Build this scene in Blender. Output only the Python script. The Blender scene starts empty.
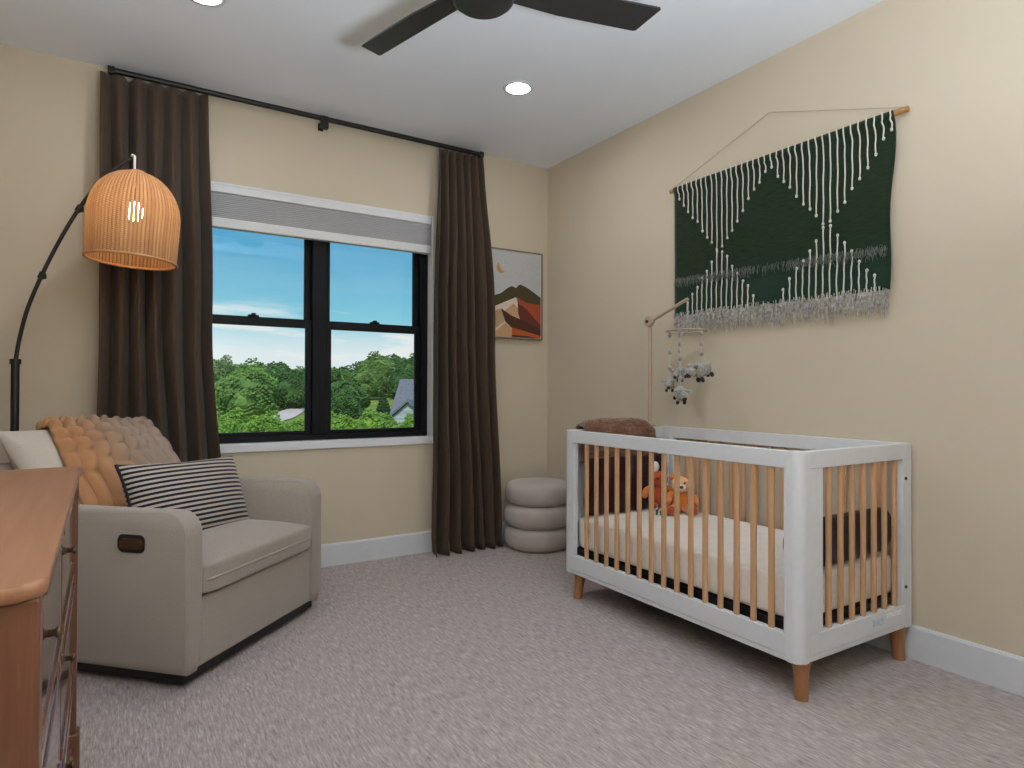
import bpy, bmesh, math, random
from mathutils import Vector, Matrix, noise
random.seed(7)
SC = bpy.context.scene
COL = SC.collection
PI = math.pi

# ------------------------------------------------------------------ helpers
def tag(o, label=None, cat=None, group=None, kind=None):
    if label: o['label'] = label
    if cat: o['category'] = cat
    if group: o['group'] = group
    if kind: o['kind'] = kind
    return o

def empty(name, loc, rz=0.0, label=None, cat=None, group=None, kind=None):
    o = bpy.data.objects.new(name, None)
    o.empty_display_size = 0.1
    COL.objects.link(o)
    o.location = loc
    o.rotation_euler = (0, 0, rz)
    return tag(o, label, cat, group, kind)

def obj(name, bm, mat, parent=None, smooth=False, angle=None, loc=None, rz=None, wn_=True):
    me = bpy.data.meshes.new(name)
    bmesh.ops.recalc_face_normals(bm, faces=bm.faces[:])
    bm.to_mesh(me); bm.free()
    for m in (mat if isinstance(mat, (list, tuple)) else [mat]):
        me.materials.append(m)
    if smooth or angle:
        for p in me.polygons: p.use_smooth = True
        if angle:
            try: me.set_sharp_from_angle(angle=math.radians(angle))
            except Exception: pass
    o = bpy.data.objects.new(name, me)
    COL.objects.link(o)
    if angle and wn_ and len(me.polygons) < 3000:
        wn = o.modifiers.new('wn', 'WEIGHTED_NORMAL'); wn.keep_sharp = True; wn.weight = 90
    if parent: o.parent = parent
    if loc is not None: o.location = loc
    if rz is not None: o.rotation_euler = (0, 0, rz)
    return o

def copy_tree(o, parent=None):
    c = o.copy(); COL.objects.link(c)
    if parent is not None: c.parent = parent
    for ch in list(o.children): copy_tree(ch, c)
    return c

def NB(): return bmesh.new()

def box(bm, x0, x1, y0, y1, z0, z1, bev=0.0, seg=2, mi=0):
    vs = [bm.verts.new(p) for p in ((x0,y0,z0),(x1,y0,z0),(x1,y1,z0),(x0,y1,z0),(x0,y0,z1),(x1,y0,z1),(x1,y1,z1),(x0,y1,z1))]
    fs = [bm.faces.new([vs[i] for i in f]) for f in ((0,3,2,1),(4,5,6,7),(0,1,5,4),(1,2,6,5),(2,3,7,6),(3,0,4,7))]
    for f in fs: f.material_index = mi
    if bev > 0:
        es = list({e for f in fs for e in f.edges})
        bmesh.ops.bevel(bm, geom=es, offset=bev, segments=seg, profile=0.5, affect='EDGES')
    return vs

def prism(bm, poly, axis, a, b, bev=0.0, seg=2, mi=0):
    """poly: 2d points; extruded along axis (0,1,2) from a to b."""
    def P(p, t):
        if axis == 0: return (t, p[0], p[1])
        if axis == 1: return (p[0], t, p[1])
        return (p[0], p[1], t)
    A = [bm.verts.new(P(p, a)) for p in poly]
    B = [bm.verts.new(P(p, b)) for p in poly]
    n = len(poly); fs = [bm.faces.new(A), bm.faces.new(B[::-1])]
    caps = fs[:]
    for i in range(n):
        fs.append(bm.faces.new((A[i], B[i], B[(i+1) % n], A[(i+1) % n])))
    for f in fs: f.material_index = mi
    if bev > 0:
        es = list({e for f in caps for e in f.edges})
        bmesh.ops.bevel(bm, geom=es, offset=bev, segments=seg, profile=0.5, affect='EDGES')

def tube(bm, pts, r, seg=10, caps=True, mi=0):
    pts = [Vector(p) for p in pts]
    n = len(pts)
    rs = r if isinstance(r, (list, tuple)) else [r]*n
    rings = []; up = None
    for i in range(n):
        t = (pts[min(i+1, n-1)] - pts[max(i-1, 0)]).normalized()
        if up is None:
            up = t.orthogonal().normalized()
        else:
            up = (up - t*up.dot(t))
            up = up.normalized() if up.length > 1e-6 else t.orthogonal().normalized()
        s = t.cross(up)
        rings.append([bm.verts.new(pts[i] + (up*math.cos(2*PI*k/seg) + s*math.sin(2*PI*k/seg))*rs[i]) for k in range(seg)])
    for i in range(n-1):
        for k in range(seg):
            f = bm.faces.new((rings[i][k], rings[i][(k+1) % seg], rings[i+1][(k+1) % seg], rings[i+1][k])); f.material_index = mi
    if caps:
        f = bm.faces.new(rings[0][::-1]); f.material_index = mi
        f = bm.faces.new(rings[-1]); f.material_index = mi

def lathe(bm, prof, seg=32, c=(0,0,0), sx=1, sy=1, mi=0):
    """prof: (r,z) list; r=0 ends are welded."""
    rings = []
    for r, z in prof:
        if r < 1e-6: rings.append([bm.verts.new((c[0], c[1], c[2]+z))])
        else: rings.append([bm.verts.new((c[0]+sx*r*math.cos(2*PI*k/seg), c[1]+sy*r*math.sin(2*PI*k/seg), c[2]+z)) for k in range(seg)])
    for a, b in zip(rings, rings[1:]):
        for k in range(seg):
            k2 = (k+1) % seg
            if len(a) == 1 and len(b) == 1: continue
            if len(a) == 1: f = bm.faces.new((a[0], b[k2], b[k]))
            elif len(b) == 1: f = bm.faces.new((a[k], a[k2], b[0]))
            else: f = bm.faces.new((a[k], a[k2], b[k2], b[k]))
            f.material_index = mi

def ball(bm, c, r, sub=2, scale=(1,1,1), rot=None, nz=0.0, nf=8.0, mi=0):
    M = Matrix.Translation(c) @ (rot.to_4x4() if rot is not None else Matrix.Identity(4)) @ Matrix.Diagonal((*scale, 1))
    g = bmesh.ops.create_icosphere(bm, subdivisions=sub, radius=r)
    off = Vector((random.random()*50, random.random()*50, random.random()*50))
    for v in g['verts']:
        if nz: v.co *= 1 + nz*noise.noise(v.co/r*nf*0.25 + off)
        v.co = M @ v.co
        for f in v.link_faces: f.material_index = mi

def grid(bm, nu, nv, fn, closed_u=False, mi=0):
    """grid surface; fn(u,v)->co, u,v in 0..1"""
    vs = [[bm.verts.new(fn(i/(nu if closed_u else nu-1), j/(nv-1))) for j in range(nv)] for i in range(nu)]
    for i in range(nu if closed_u else nu-1):
        for j in range(nv-1):
            f = bm.faces.new((vs[i][j], vs[(i+1) % nu][j], vs[(i+1) % nu][j+1], vs[i][j+1])); f.material_index = mi
    return vs

def smooth01(t):
    t = max(0.0, min(1.0, t)); return t*t*(3-2*t)
def lerp(a, b, t): return a + (b-a)*t

def path_at(path, t):
    L = [0]
    for a, b in zip(path, path[1:]): L.append(L[-1] + (Vector(b)-Vector(a)).length)
    s = t*L[-1]
    for i in range(len(path)-1):
        if s <= L[i+1] or i == len(path)-2:
            k = (s-L[i])/max(1e-9, L[i+1]-L[i]); return Vector(path[i]).lerp(Vector(path[i+1]), k)

def catmull(pts, n):
    pts = [Vector(p) for p in pts]; P = [pts[0]*2-pts[1]] + pts + [pts[-1]*2-pts[-2]]
    out = []
    for i in range(1, len(P)-2):
        for k in range(n):
            t = k/n; a, b, c, d = P[i-1], P[i], P[i+1], P[i+2]
            out.append(0.5*((2*b)+(c-a)*t+(2*a-5*b+4*c-d)*t*t+(3*b-a-3*c+d)*t**3))
    out.append(pts[-1]); return out

# ------------------------------------------------------------------ materials
class NT:
    def __init__(s, name):
        s.m = bpy.data.materials.new(name); s.m.use_nodes = True
        s.t = s.m.node_tree; s.n = s.t.nodes; s.l = s.t.links
        s.b = s.n['Principled BSDF']; s.out = s.n['Material Output']
    def add(s, typ, **kw):
        nd = s.n.new(typ)
        for k, v in kw.items():
            if k.startswith('i_'):
                nd.inputs[k[2:].replace('_', ' ')].default_value = v
            else: setattr(nd, k, v)
        return nd
    def link(s, a, b): s.l.new(a, b)
    def coords(s, scale=(1,1,1), kind='Object', rot=(0,0,0)):
        tc = s.add('ShaderNodeTexCoord'); mp = s.add('ShaderNodeMapping')
        mp.inputs['Scale'].default_value = scale; mp.inputs['Rotation'].default_value = rot
        s.link(tc.outputs[kind], mp.inputs['Vector']); return mp.outputs['Vector']
    def noise(s, vec, scale=5, detail=4, rough=0.55, dist=0.0):
        n = s.add('ShaderNodeTexNoise'); n.inputs['Scale'].default_value = scale
        n.inputs['Detail'].default_value = detail; n.inputs['Roughness'].default_value = rough
        n.inputs['Distortion'].default_value = dist
        if vec is not None: s.link(vec, n.inputs['Vector'])
        return n.outputs['Fac']
    def ramp(s, fac, stops, interp='LINEAR'):
        r = s.add('ShaderNodeValToRGB'); e = r.color_ramp.elements; r.color_ramp.interpolation = interp
        while len(e) < len(stops): e.new(0.5)
        for el, (p, c) in zip(e, stops):
            el.position = p; el.color = (*c, 1) if len(c) == 3 else c
        s.link(fac, r.inputs['Fac']); return r.outputs['Color']
    def mix(s, fac, a, b, mode='MIX'):
        m = s.add('ShaderNodeMix', data_type='RGBA', blend_type=mode)
        for sock, v in ((m.inputs[0], fac), (m.inputs[6], a), (m.inputs[7], b)):
            if hasattr(v, 'is_linked'): s.link(v, sock)
            elif isinstance(v, (int, float)): sock.default_value = v
            else: sock.default_value = (*v, 1)
        return m.outputs[2]
    def math(s, op, a, b=None):
        m = s.add('ShaderNodeMath', operation=op)
        for sock, v in ((m.inputs[0], a), (m.inputs[1], b)):
            if v is None: continue
            if hasattr(v, 'is_linked'): s.link(v, sock)
            else: sock.default_value = v
        return m.outputs[0]
    def bump(s, h, strength=0.3, dist=0.01):
        b = s.add('ShaderNodeBump'); b.inputs['Strength'].default_value = strength; b.inputs['Distance'].default_value = dist
        s.link(h, b.inputs['Height']); s.link(b.outputs['Normal'], s.b.inputs['Normal'])
    def col(s, c):
        if hasattr(c, 'is_linked'): s.link(c, s.b.inputs['Base Color'])
        else: s.b.inputs['Base Color'].default_value = (*c, 1)
    def set(s, rough=0.5, metal=0.0, spec=0.5, sheen=0.0, coat=0.0):
        s.b.inputs['Roughness'].default_value = rough; s.b.inputs['Metallic'].default_value = metal
        s.b.inputs['Specular IOR Level'].default_value = spec
        s.b.inputs['Sheen Weight'].default_value = sheen; s.b.inputs['Coat Weight'].default_value = coat

def plain(name, c, rough=0.5, metal=0.0, spec=0.5, var=0.06, nscale=30, bump=0.0, sheen=0.0):
    t = NT(name); v = t.coords()
    n = t.noise(v, nscale, 3)
    lo = tuple(x*(1-var) for x in c); hi = tuple(min(1, x*(1+var)) for x in c)
    t.col(t.ramp(n, [(0.3, lo), (0.7, hi)])); t.set(rough, metal, spec, sheen)
    if bump: t.bump(n, bump, 0.003)
    return t.m

def fabric(name, c, c2, scale=400, bump=0.25, sheen=0.25, patch=0.1):
    t = NT(name); v = t.coords()
    w = t.noise(t.coords((1, 1, 1)), scale, 2); p = t.noise(v, 9, 3)
    base = t.ramp(w, [(0.3, c2), (0.7, c)])
    t.col(t.mix(t.math('MULTIPLY', p, patch*2), base, c2)); t.set(0.95, 0, 0.15, sheen); t.bump(w, bump, 0.002)
    return t.m

def wood(name, c1, c2, axis='Z', rough=0.4, spec=0.4, scale=1.0, coat=0.0):
    t = NT(name)
    sc = {'X': (1.5, 22, 22), 'Y': (22, 1.5, 22), 'Z': (22, 22, 1.5)}[axis]
    v = t.coords(tuple(q*scale for q in sc))
    n = t.noise(v, 2.2, 6, 0.6, 0.6); f = t.noise(t.coords(tuple(q*scale*5 for q in sc)), 3, 3)
    base = t.ramp(n, [(0.28, c2), (0.72, c1)])
    t.col(t.mix(t.math('MULTIPLY', f, 0.35), base, c2)); t.set(rough, 0, spec, 0, coat); t.bump(f, 0.08, 0.002)
    return t.m

def emis(name, c, strength):
    m = bpy.data.materials.new(name); m.use_nodes = True; n = m.node_tree.nodes; n.clear()
    e = n.new('ShaderNodeEmission'); o = n.new('ShaderNodeOutputMaterial')
    e.inputs['Color'].default_value = (*c, 1); e.inputs['Strength'].default_value = strength
    m.node_tree.links.new(e.outputs[0], o.inputs[0]); return m

M = {}
def build_mats():
    # walls: warm beige eggshell paint
    t = NT('wall_paint'); v = t.coords()
    t.col(t.ramp(t.noise(v, 2.0, 3), [(0.3, (0.555, 0.478, 0.365)), (0.7, (0.58, 0.498, 0.383))])); t.set(0.75, 0, 0.3)
    t.bump(t.noise(v, 350, 3), 0.06, 0.002); M['wall'] = t.m
    t = NT('ceiling_paint'); v = t.coords()
    t.col(t.ramp(t.noise(v, 3, 2), [(0.3, (0.79, 0.82, 0.875)), (0.7, (0.81, 0.84, 0.895))])); t.set(0.9, 0, 0.2); M['ceil'] = t.m
    M['trim'] = plain('white_trim', (0.62, 0.635, 0.66), 0.35, var=0.02)
    M['sill'] = plain('white_sill', (0.72, 0.73, 0.76), 0.35, var=0.02)
    # carpet: cut and loop pile with short dashes
    t = NT('carpet_pile')
    d1 = t.noise(t.coords((120, 15, 1)), 1.0, 3, 0.65); d2 = t.noise(t.coords((210, 30, 1)), 1.0, 2, 0.6)
    blk = t.noise(t.coords((5, 5, 1)), 1.0, 4, 0.7); big = t.noise(t.coords((1.1, 1.1, 1)), 1.0, 2)
    fine = t.noise(t.coords((420, 300, 1)), 1.0, 2)
    mixd = t.math('ADD', t.math('MULTIPLY', d1, 0.62), t.math('MULTIPLY', d2, 0.38))
    base = t.ramp(mixd, [(0.36, (0.20, 0.160, 0.148)), (0.47, (0.39, 0.328, 0.308)), (0.52, (0.43, 0.365, 0.345)), (0.64, (0.66, 0.595, 0.57))])
    base = t.mix(t.math('MULTIPLY', blk, 0.45), base, (0.43, 0.36, 0.34))
    base = t.mix(t.math('MULTIPLY', fine, 0.3), base, (0.31, 0.26, 0.245))
    t.col(base); t.set(1.0, 0, 0.05, 0.15)
    t.bump(t.math('ADD', mixd, t.math('MULTIPLY', fine, 0.4)), 0.65, 0.012); M['carpet'] = t.m
    M['black'] = plain('black_frame', (0.004, 0.0045, 0.006), 0.5, spec=0.2)
    M['blackmetal'] = plain('black_metal', (0.016, 0.014, 0.013), 0.45, 0.3)
    M['fan'] = plain('fan_blade_black', (0.020, 0.020, 0.020), 0.42, var=0.1)
    # glass
    m = bpy.data.materials.new('window_glass'); m.use_nodes = True; n = m.node_tree.nodes; n.clear(); L = m.node_tree.links
    tr = n.new('ShaderNodeBsdfTransparent'); gl = n.new('ShaderNodeBsdfGlossy'); fr = n.new('ShaderNodeFresnel'); mx = n.new('ShaderNodeMixShader'); o = n.new('ShaderNodeOutputMaterial')
    tr.inputs[0].default_value = (0.96, 0.98, 0.97, 1); gl.inputs['Roughness'].default_value = 0.02; fr.inputs[0].default_value = 1.3
    L.new(fr.outputs[0], mx.inputs[0]); L.new(tr.outputs[0], mx.inputs[1]); L.new(gl.outputs[0], mx.inputs[2]); L.new(mx.outputs[0], o.inputs[0]); M['glass'] = m
    M['blindwhite'] = plain('blind_white', (0.66, 0.66, 0.67), 0.5, var=0.02)
    t = NT('blind_fabric'); v = t.coords(); t.col(t.ramp(t.noise(v, 300, 2), [(0.3, (0.34, 0.34, 0.35)), (0.7, (0.40, 0.40, 0.41))])); t.set(0.9, 0, 0.1); M['blindfab'] = t.m
    M['curtain'] = fabric('curtain_taupe', (0.085, 0.056, 0.037), (0.058, 0.038, 0.025), 500, 0.15, 0.08)
    # glider
    M['linen'] = fabric('glider_linen', (0.375, 0.325, 0.285), (0.285, 0.243, 0.21), 260, 0.35, 0.3, 0.25)
    M['linencush'] = fabric('cushion_linen', (0.56, 0.50, 0.44), (0.46, 0.40, 0.345), 300, 0.3, 0.3, 0.2)
    M['bronze'] = plain('bronze_handle', (0.13, 0.07, 0.04), 0.35, 0.8)
    M['dark'] = plain('dark_base', (0.012, 0.010, 0.010), 0.6)
    # throw: tan plush with lighter beige end
    t = NT('throw_plush'); v = t.coords()
    sx = t.add('ShaderNodeSeparateXYZ'); t.link(v, sx.inputs[0])
    mr = t.add('ShaderNodeMapRange'); mr.inputs[1].default_value = 0.27; mr.inputs[2].default_value = 0.56
    t.link(t.math('ADD', sx.outputs[0], t.math('MULTIPLY', sx.outputs[2], 0.0)), mr.inputs[0])
    c = t.ramp(mr.outputs[0], [(0, (0.45, 0.225, 0.105)), (0.5, (0.37, 0.235, 0.155)), (1, (0.33, 0.26, 0.22))])
    f = t.noise(t.coords((180, 180, 180)), 1, 3); t.col(t.mix(t.math('MULTIPLY', f, 0.35), c, (0.30, 0.19, 0.115))); t.set(1, 0, 0.05, 0.1); t.bump(f, 0.5, 0.004); M['throw'] = t.m
    # striped pillow (stripes along local Z of the pillow)
    t = NT('striped_cotton'); v = t.coords(); sx = t.add('ShaderNodeSeparateXYZ'); t.link(v, sx.inputs[0])
    fr = t.math('FRACT', t.math('MULTIPLY', sx.outputs[2], 1/0.0205)); st = t.math('GREATER_THAN', fr, 0.5)
    w = t.noise(v, 350, 2); cream = t.ramp(w, [(0.3, (0.40, 0.345, 0.305)), (0.7, (0.50, 0.44, 0.395))])
    t.col(t.mix(st, cream, (0.014, 0.013, 0.020))); t.set(0.95, 0, 0.1, 0.15); t.bump(w, 0.25, 0.002); M['stripe'] = t.m
    M['pipe_black'] = plain('black_welt', (0.015, 0.014, 0.02), 0.9)
    # dresser wood
    M['dtop'] = wood('walnut_top', (0.315, 0.155, 0.085), (0.235, 0.105, 0.055), 'Y', 0.42, 0.3, 0.7)
    M['dwood'] = wood('walnut_body', (0.21, 0.092, 0.050), (0.10, 0.038, 0.021), 'Z', 0.30, 0.5, 1.0)
    M['ddraw'] = wood('walnut_drawer', (0.20, 0.085, 0.042), (0.10, 0.04, 0.02), 'Y', 0.12, 0.7, 1.0, 0.6)
    M['brass'] = plain('aged_brass', (0.10, 0.065, 0.04), 0.4, 0.7)
    # crib
    M['cribwhite'] = plain('crib_white', (0.65, 0.66, 0.68), 0.35, var=0.02)
    M['slat'] = wood('beech_slat', (0.60, 0.365, 0.205), (0.47, 0.265, 0.14), 'Z', 0.5, 0.3)
    M['leg'] = wood('beech_leg', (0.40, 0.185, 0.085), (0.27, 0.115, 0.05), 'Z', 0.45, 0.3)
    t = NT('crib_sheet'); v = t.coords(); sp = t.noise(v, 22, 2)
    t.col(t.ramp(sp, [(0.35, (0.80, 0.72, 0.63)), (0.6, (0.84, 0.77, 0.69)), (0.75, (0.70, 0.66, 0.62))])); t.set(0.9, 0, 0.1, 0.2); t.bump(t.noise(v, 8, 3), 0.2, 0.02); M['sheet'] = t.m
    t = NT('brown_fur'); f = t.noise(t.coords((16, 70, 70)), 1, 4, 0.7); g = t.noise(t.coords(), 9, 3)
    t.col(t.mix(g, t.ramp(f, [(0.3, (0.055, 0.024, 0.013)), (0.5, (0.17, 0.078, 0.040)), (0.72, (0.40, 0.22, 0.13))]), (0.12, 0.05, 0.026))); t.set(0.9, 0, 0.15, 0.4); t.bump(f, 0.8, 0.012); M['fur'] = t.m
    M['maroon'] = fabric('dark_maroon_plush', (0.045, 0.014, 0.012), (0.018, 0.006, 0.005), 120, 0.5, 0.2)
    M['orangeplush'] = fabric('orange_plush', (0.74, 0.25, 0.045), (0.52, 0.14, 0.02), 160, 0.6, 0.5)
    M['tanplush'] = fabric('tan_plush', (0.80, 0.48, 0.24), (0.62, 0.33, 0.14), 160, 0.6, 0.4)
    M['redplush'] = fabric('red_plush', (0.50, 0.10, 0.035), (0.30, 0.05, 0.02), 160, 0.6, 0.4)
    M['whiteplush'] = fabric('white_plush', (0.80, 0.77, 0.74), (0.62, 0.59, 0.56), 160, 0.6, 0.3)
    M['greyplush'] = fabric('grey_plush', (0.44, 0.42, 0.39), (0.23, 0.22, 0.205), 90, 0.7, 0.3)
    M['greybead'] = plain('grey_felt_bead', (0.34, 0.33, 0.31), 0.9)
    M['mobwood'] = wood('pale_mobile_wood', (0.50, 0.385, 0.29), (0.40, 0.30, 0.22), 'Z', 0.5, 0.3, 2)
    M['thread'] = plain('thread', (0.55, 0.53, 0.48), 0.9)
    # tapestry
    t = NT('green_weave'); v = t.coords()
    w1 = t.noise(t.coords((1, 18, 260)), 1, 3); band = t.noise(t.coords((0, 0.7, 5)), 1, 3)
    c = t.ramp(w1, [(0.3, (0.007, 0.015, 0.006)), (0.7, (0.020, 0.036, 0.017))])
    sx = t.add('ShaderNodeSeparateXYZ'); t.link(v, sx.inputs[0])
    mr = t.add('ShaderNodeMapRange'); mr.inputs[1].default_value = 1.80; mr.inputs[2].default_value = 1.60; t.link(sx.outputs[2], mr.inputs[0])
    c = t.mix(t.math('MULTIPLY', mr.outputs[0], t.math('ADD', t.math('MULTIPLY', band, 0.8), 0.2)), c, (0.014, 0.045, 0.028))
    t.col(c); t.set(0.95, 0, 0.1, 0.2); t.bump(w1, 0.6, 0.004); M['weave'] = t.m
    M['cord'] = plain('cotton_cord', (0.66, 0.63, 0.56), 0.9, var=0.08, nscale=200)
    M['fringe'] = plain('grey_fringe', (0.40, 0.385, 0.36), 0.95, var=0.6, nscale=60)
    M['fuzz'] = plain('grey_tuft', (0.13, 0.145, 0.12), 0.95, var=0.5, nscale=90)
    M['dowel'] = wood('dowel_wood', (0.50, 0.26, 0.09), (0.36, 0.17, 0.05), 'Y', 0.5, 0.3)
    M['hangcord'] = plain('beige_hanging_cord', (0.46, 0.40, 0.30), 0.9)
    # art
    for k, c in {'paper': (0.47, 0.47, 0.475), 'moon': (0.50, 0.27, 0.07), 'olive': (0.055, 0.042, 0.014), 'cream': (0.64, 0.55, 0.45), 'tan1': (0.42, 0.30, 0.17), 'tan2': (0.50, 0.30, 0.16),
                 'brown': (0.060, 0.016, 0.006), 'red': (0.34, 0.060, 0.016), 'dred': (0.12, 0.018, 0.008), 'orange': (0.44, 0.085, 0.018)}.items():
        M['art_'+k] = plain('print_'+k, c, 0.7, var=0.05, nscale=60)
    M['artframe'] = wood('grey_oak_frame', (0.25, 0.20, 0.155), (0.17, 0.13, 0.10), 'Z', 0.5, 0.3)
    M['pouf'] = fabric('pouf_boucle', (0.50, 0.435, 0.40), (0.41, 0.35, 0.32), 220, 0.35, 0.3, 0.1)
    # rattan shade: woven reed, light leaks through the gaps
    t = NT('rattan_weave'); tc = t.add('ShaderNodeTexCoord'); uv = t.add('ShaderNodeUVMap'); uv.uv_map = 'UVMap'
    sx = t.add('ShaderNodeSeparateXYZ'); t.link(uv.outputs[0], sx.inputs[0])
    un = t.math('ADD', t.math('MULTIPLY', sx.outputs[0], 72.0), t.math('MULTIPLY', t.noise(t.coords((3, 3, 3)), 1, 2), 0.6)); vn = t.math('MULTIPLY', sx.outputs[1], 52.0)
    par = t.math('MULTIPLY', t.math('FLOOR', un), 0.5)
    su = t.math('ABSOLUTE', t.math('SINE', t.math('MULTIPLY', un, PI))); sv = t.math('ABSOLUTE', t.math('SINE', t.math('MULTIPLY', t.math('ADD', vn, par), PI)))
    h = t.math('MULTIPLY', su, t.math('ADD', t.math('MULTIPLY', sv, 0.6), 0.4))
    wnz = t.add('ShaderNodeTexWhiteNoise', noise_dimensions='1D'); t.link(t.math('FLOOR', un), wnz.inputs['W'])
    rn = t.math('ADD', t.math('MULTIPLY', t.noise(t.coords((22, 22, 9)), 1, 3), 0.55), t.math('MULTIPLY', wnz.outputs['Value'], 0.45))
    c = t.mix(t.math('MULTIPLY', rn, 0.9), t.ramp(h, [(0.05, (0.26, 0.12, 0.055)), (0.45, (0.56, 0.33, 0.17)), (0.9, (0.70, 0.46, 0.26))]), (0.36, 0.18, 0.085))
    t.col(c); t.set(0.65, 0, 0.25); t.bump(h, 0.8, 0.006)
    tl = t.add('ShaderNodeBsdfTranslucent'); t.link(c, tl.inputs[0]); mx = t.add('ShaderNodeMixShader'); mx.inputs[0].default_value = 0.30
    t.link(t.b.outputs[0], mx.inputs[1]); t.link(tl.outputs[0], mx.inputs[2])
    tp = t.add('ShaderNodeBsdfTransparent'); mx2 = t.add('ShaderNodeMixShader')
    gap = t.math('MULTIPLY', t.math('LESS_THAN', su, 0.17), t.math('LESS_THAN', sv, 0.80))
    t.link(gap, mx2.inputs[0]); t.link(mx.outputs[0], mx2.inputs[1]); t.link(tp.outputs[0], mx2.inputs[2]); t.link(mx2.outputs[0], t.out.inputs[0]); M['rattan'] = t.m
    M['rattanrim'] = wood('rattan_rim', (0.60, 0.33, 0.15), (0.46, 0.22, 0.09), 'X', 0.6, 0.3)
    M['bulb'] = emis('lit_bulb', (1.0, 0.76, 0.46), 42.0)
    M['whitecord'] = plain('white_cord', (0.72, 0.70, 0.68), 0.6)
    M['canlens'] = emis('downlight_lens', (0.92, 0.965, 1.0), CAN_E)
    M['plate'] = plain('pale_sticker', (0.50, 0.60, 0.68), 0.5, var=0.25, nscale=120)
    M['plate2'] = plain('white_sticker', (0.80, 0.80, 0.80), 0.5, var=0.25, nscale=150)
    # outdoors
    def leaf(name, c1, c2):
        t = NT(name); v = t.coords(); n = t.noise(v, 0.9, 4, 0.7)
        t.col(t.ramp(n, [(0.3, c2), (0.7, c1)])); t.set(0.8, 0, 0.15)
        t.bump(t.noise(v, 5, 3), 0.6, 0.2); return t.m
    M['leaf0'] = leaf('foliage_mid', (0.20, 0.33, 0.085), (0.085, 0.17, 0.045))
    M['leaf1'] = leaf('foliage_deep', (0.105, 0.21, 0.06), (0.045, 0.105, 0.035))
    M['leaf2'] = leaf('foliage_light', (0.26, 0.43, 0.07), (0.13, 0.26, 0.04))
    M['leaf3'] = leaf('foliage_conifer', (0.040, 0.095, 0.030), (0.018, 0.05, 0.018))
    M['bark'] = plain('bark', (0.09, 0.065, 0.045), 0.9, var=0.3)
    t = NT('meadow'); v = t.coords(); t.col(t.ramp(t.noise(v, 0.12, 5, 0.7), [(0.3, (0.13, 0.24, 0.04)), (0.7, (0.31, 0.36, 0.10))])); t.set(0.95, 0, 0.05); M['meadow'] = t.m
    M['road'] = plain('pale_road', (0.62, 0.54, 0.50), 0.9, var=0.15, nscale=1)
    t = NT('roof_shingle'); v = t.coords((1.2, 1.2, 6)); t.col(t.ramp(t.noise(v, 3, 3), [(0.3, (0.12, 0.13, 0.15)), (0.7, (0.20, 0.21, 0.235))])); t.set(0.9); M['roof'] = t.m
    t = NT('house_siding'); v = t.coords((0.1, 0.1, 7)); t.col(t.ramp(t.noise(v, 1, 1), [(0.45, (0.33, 0.37, 0.42)), (0.55, (0.45, 0.49, 0.54))])); t.set(0.7); M['siding'] = t.m
    M['housewin'] = plain('house_window_glass', (0.05, 0.07, 0.09), 0.1)

# ------------------------------------------------------------------ global light levels
CAN_E = 180.0
SUN_E = 3.2
FILL_W = 126.0  # power of the added fill light behind the viewpoint
SKY_E = 1.0
build_mats()

H = 2.794
XL, YF = -3.42, -4.35           # left wall and wall behind the camera
WX0, WX1, WZ0, WZ1 = -2.505, -0.957, 0.772, 2.288   # window opening

# ------------------------------------------------------------------ room shell
bm = NB(); box(bm, XL-.12, .12, YF-.12, .16, -.12, 0); tag(obj('floor', bm, M['carpet']), kind='structure')
bm = NB(); box(bm, XL-.12, .12, YF-.12, .16, H, H+.12); tag(obj('ceiling', bm, M['ceil']), kind='structure')
bm = NB()
box(bm, XL-.12, WX0, 0, .16, 0, H); box(bm, WX1, .12, 0, .16, 0, H); box(bm, WX0, WX1, 0, .16, 0, WZ0-.04); box(bm, WX0, WX1, 0, .16, WZ1, H)
tag(obj('wall_back', bm, M['wall']), kind='structure')
bm = NB(); box(bm, 0, .12, YF-.12, 0, 0, H); tag(obj('wall_right', bm, M['wall']), kind='structure')
bm = NB(); box(bm, XL-.12, XL, YF-.12, 0, 0, H); tag(obj('wall_left', bm, M['wall']), kind='structure')
bm = NB(); box(bm, XL, 0, YF-.12, YF, 0, H); tag(obj('wall_front', bm, M['wall']), kind='structure')
def board(name, poly, axis, a, b):
    bm = NB(); prism(bm, poly, axis, a, b); tag(obj(name, bm, M['trim']), kind='structure')
BP = [(0, 0), (-.014, 0), (-.014, .128), (-.010, .138), (0, .138)]
board('baseboard_back', BP, 0, XL, 0)
board('baseboard_right', BP, 1, YF, -.014)
board('baseboard_left', [(XL-x, z) for x, z in BP], 1, YF, -.014)
board('baseboard_front', [(YF-x, z) for x, z in BP], 0, XL+.014, -.014)

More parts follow.
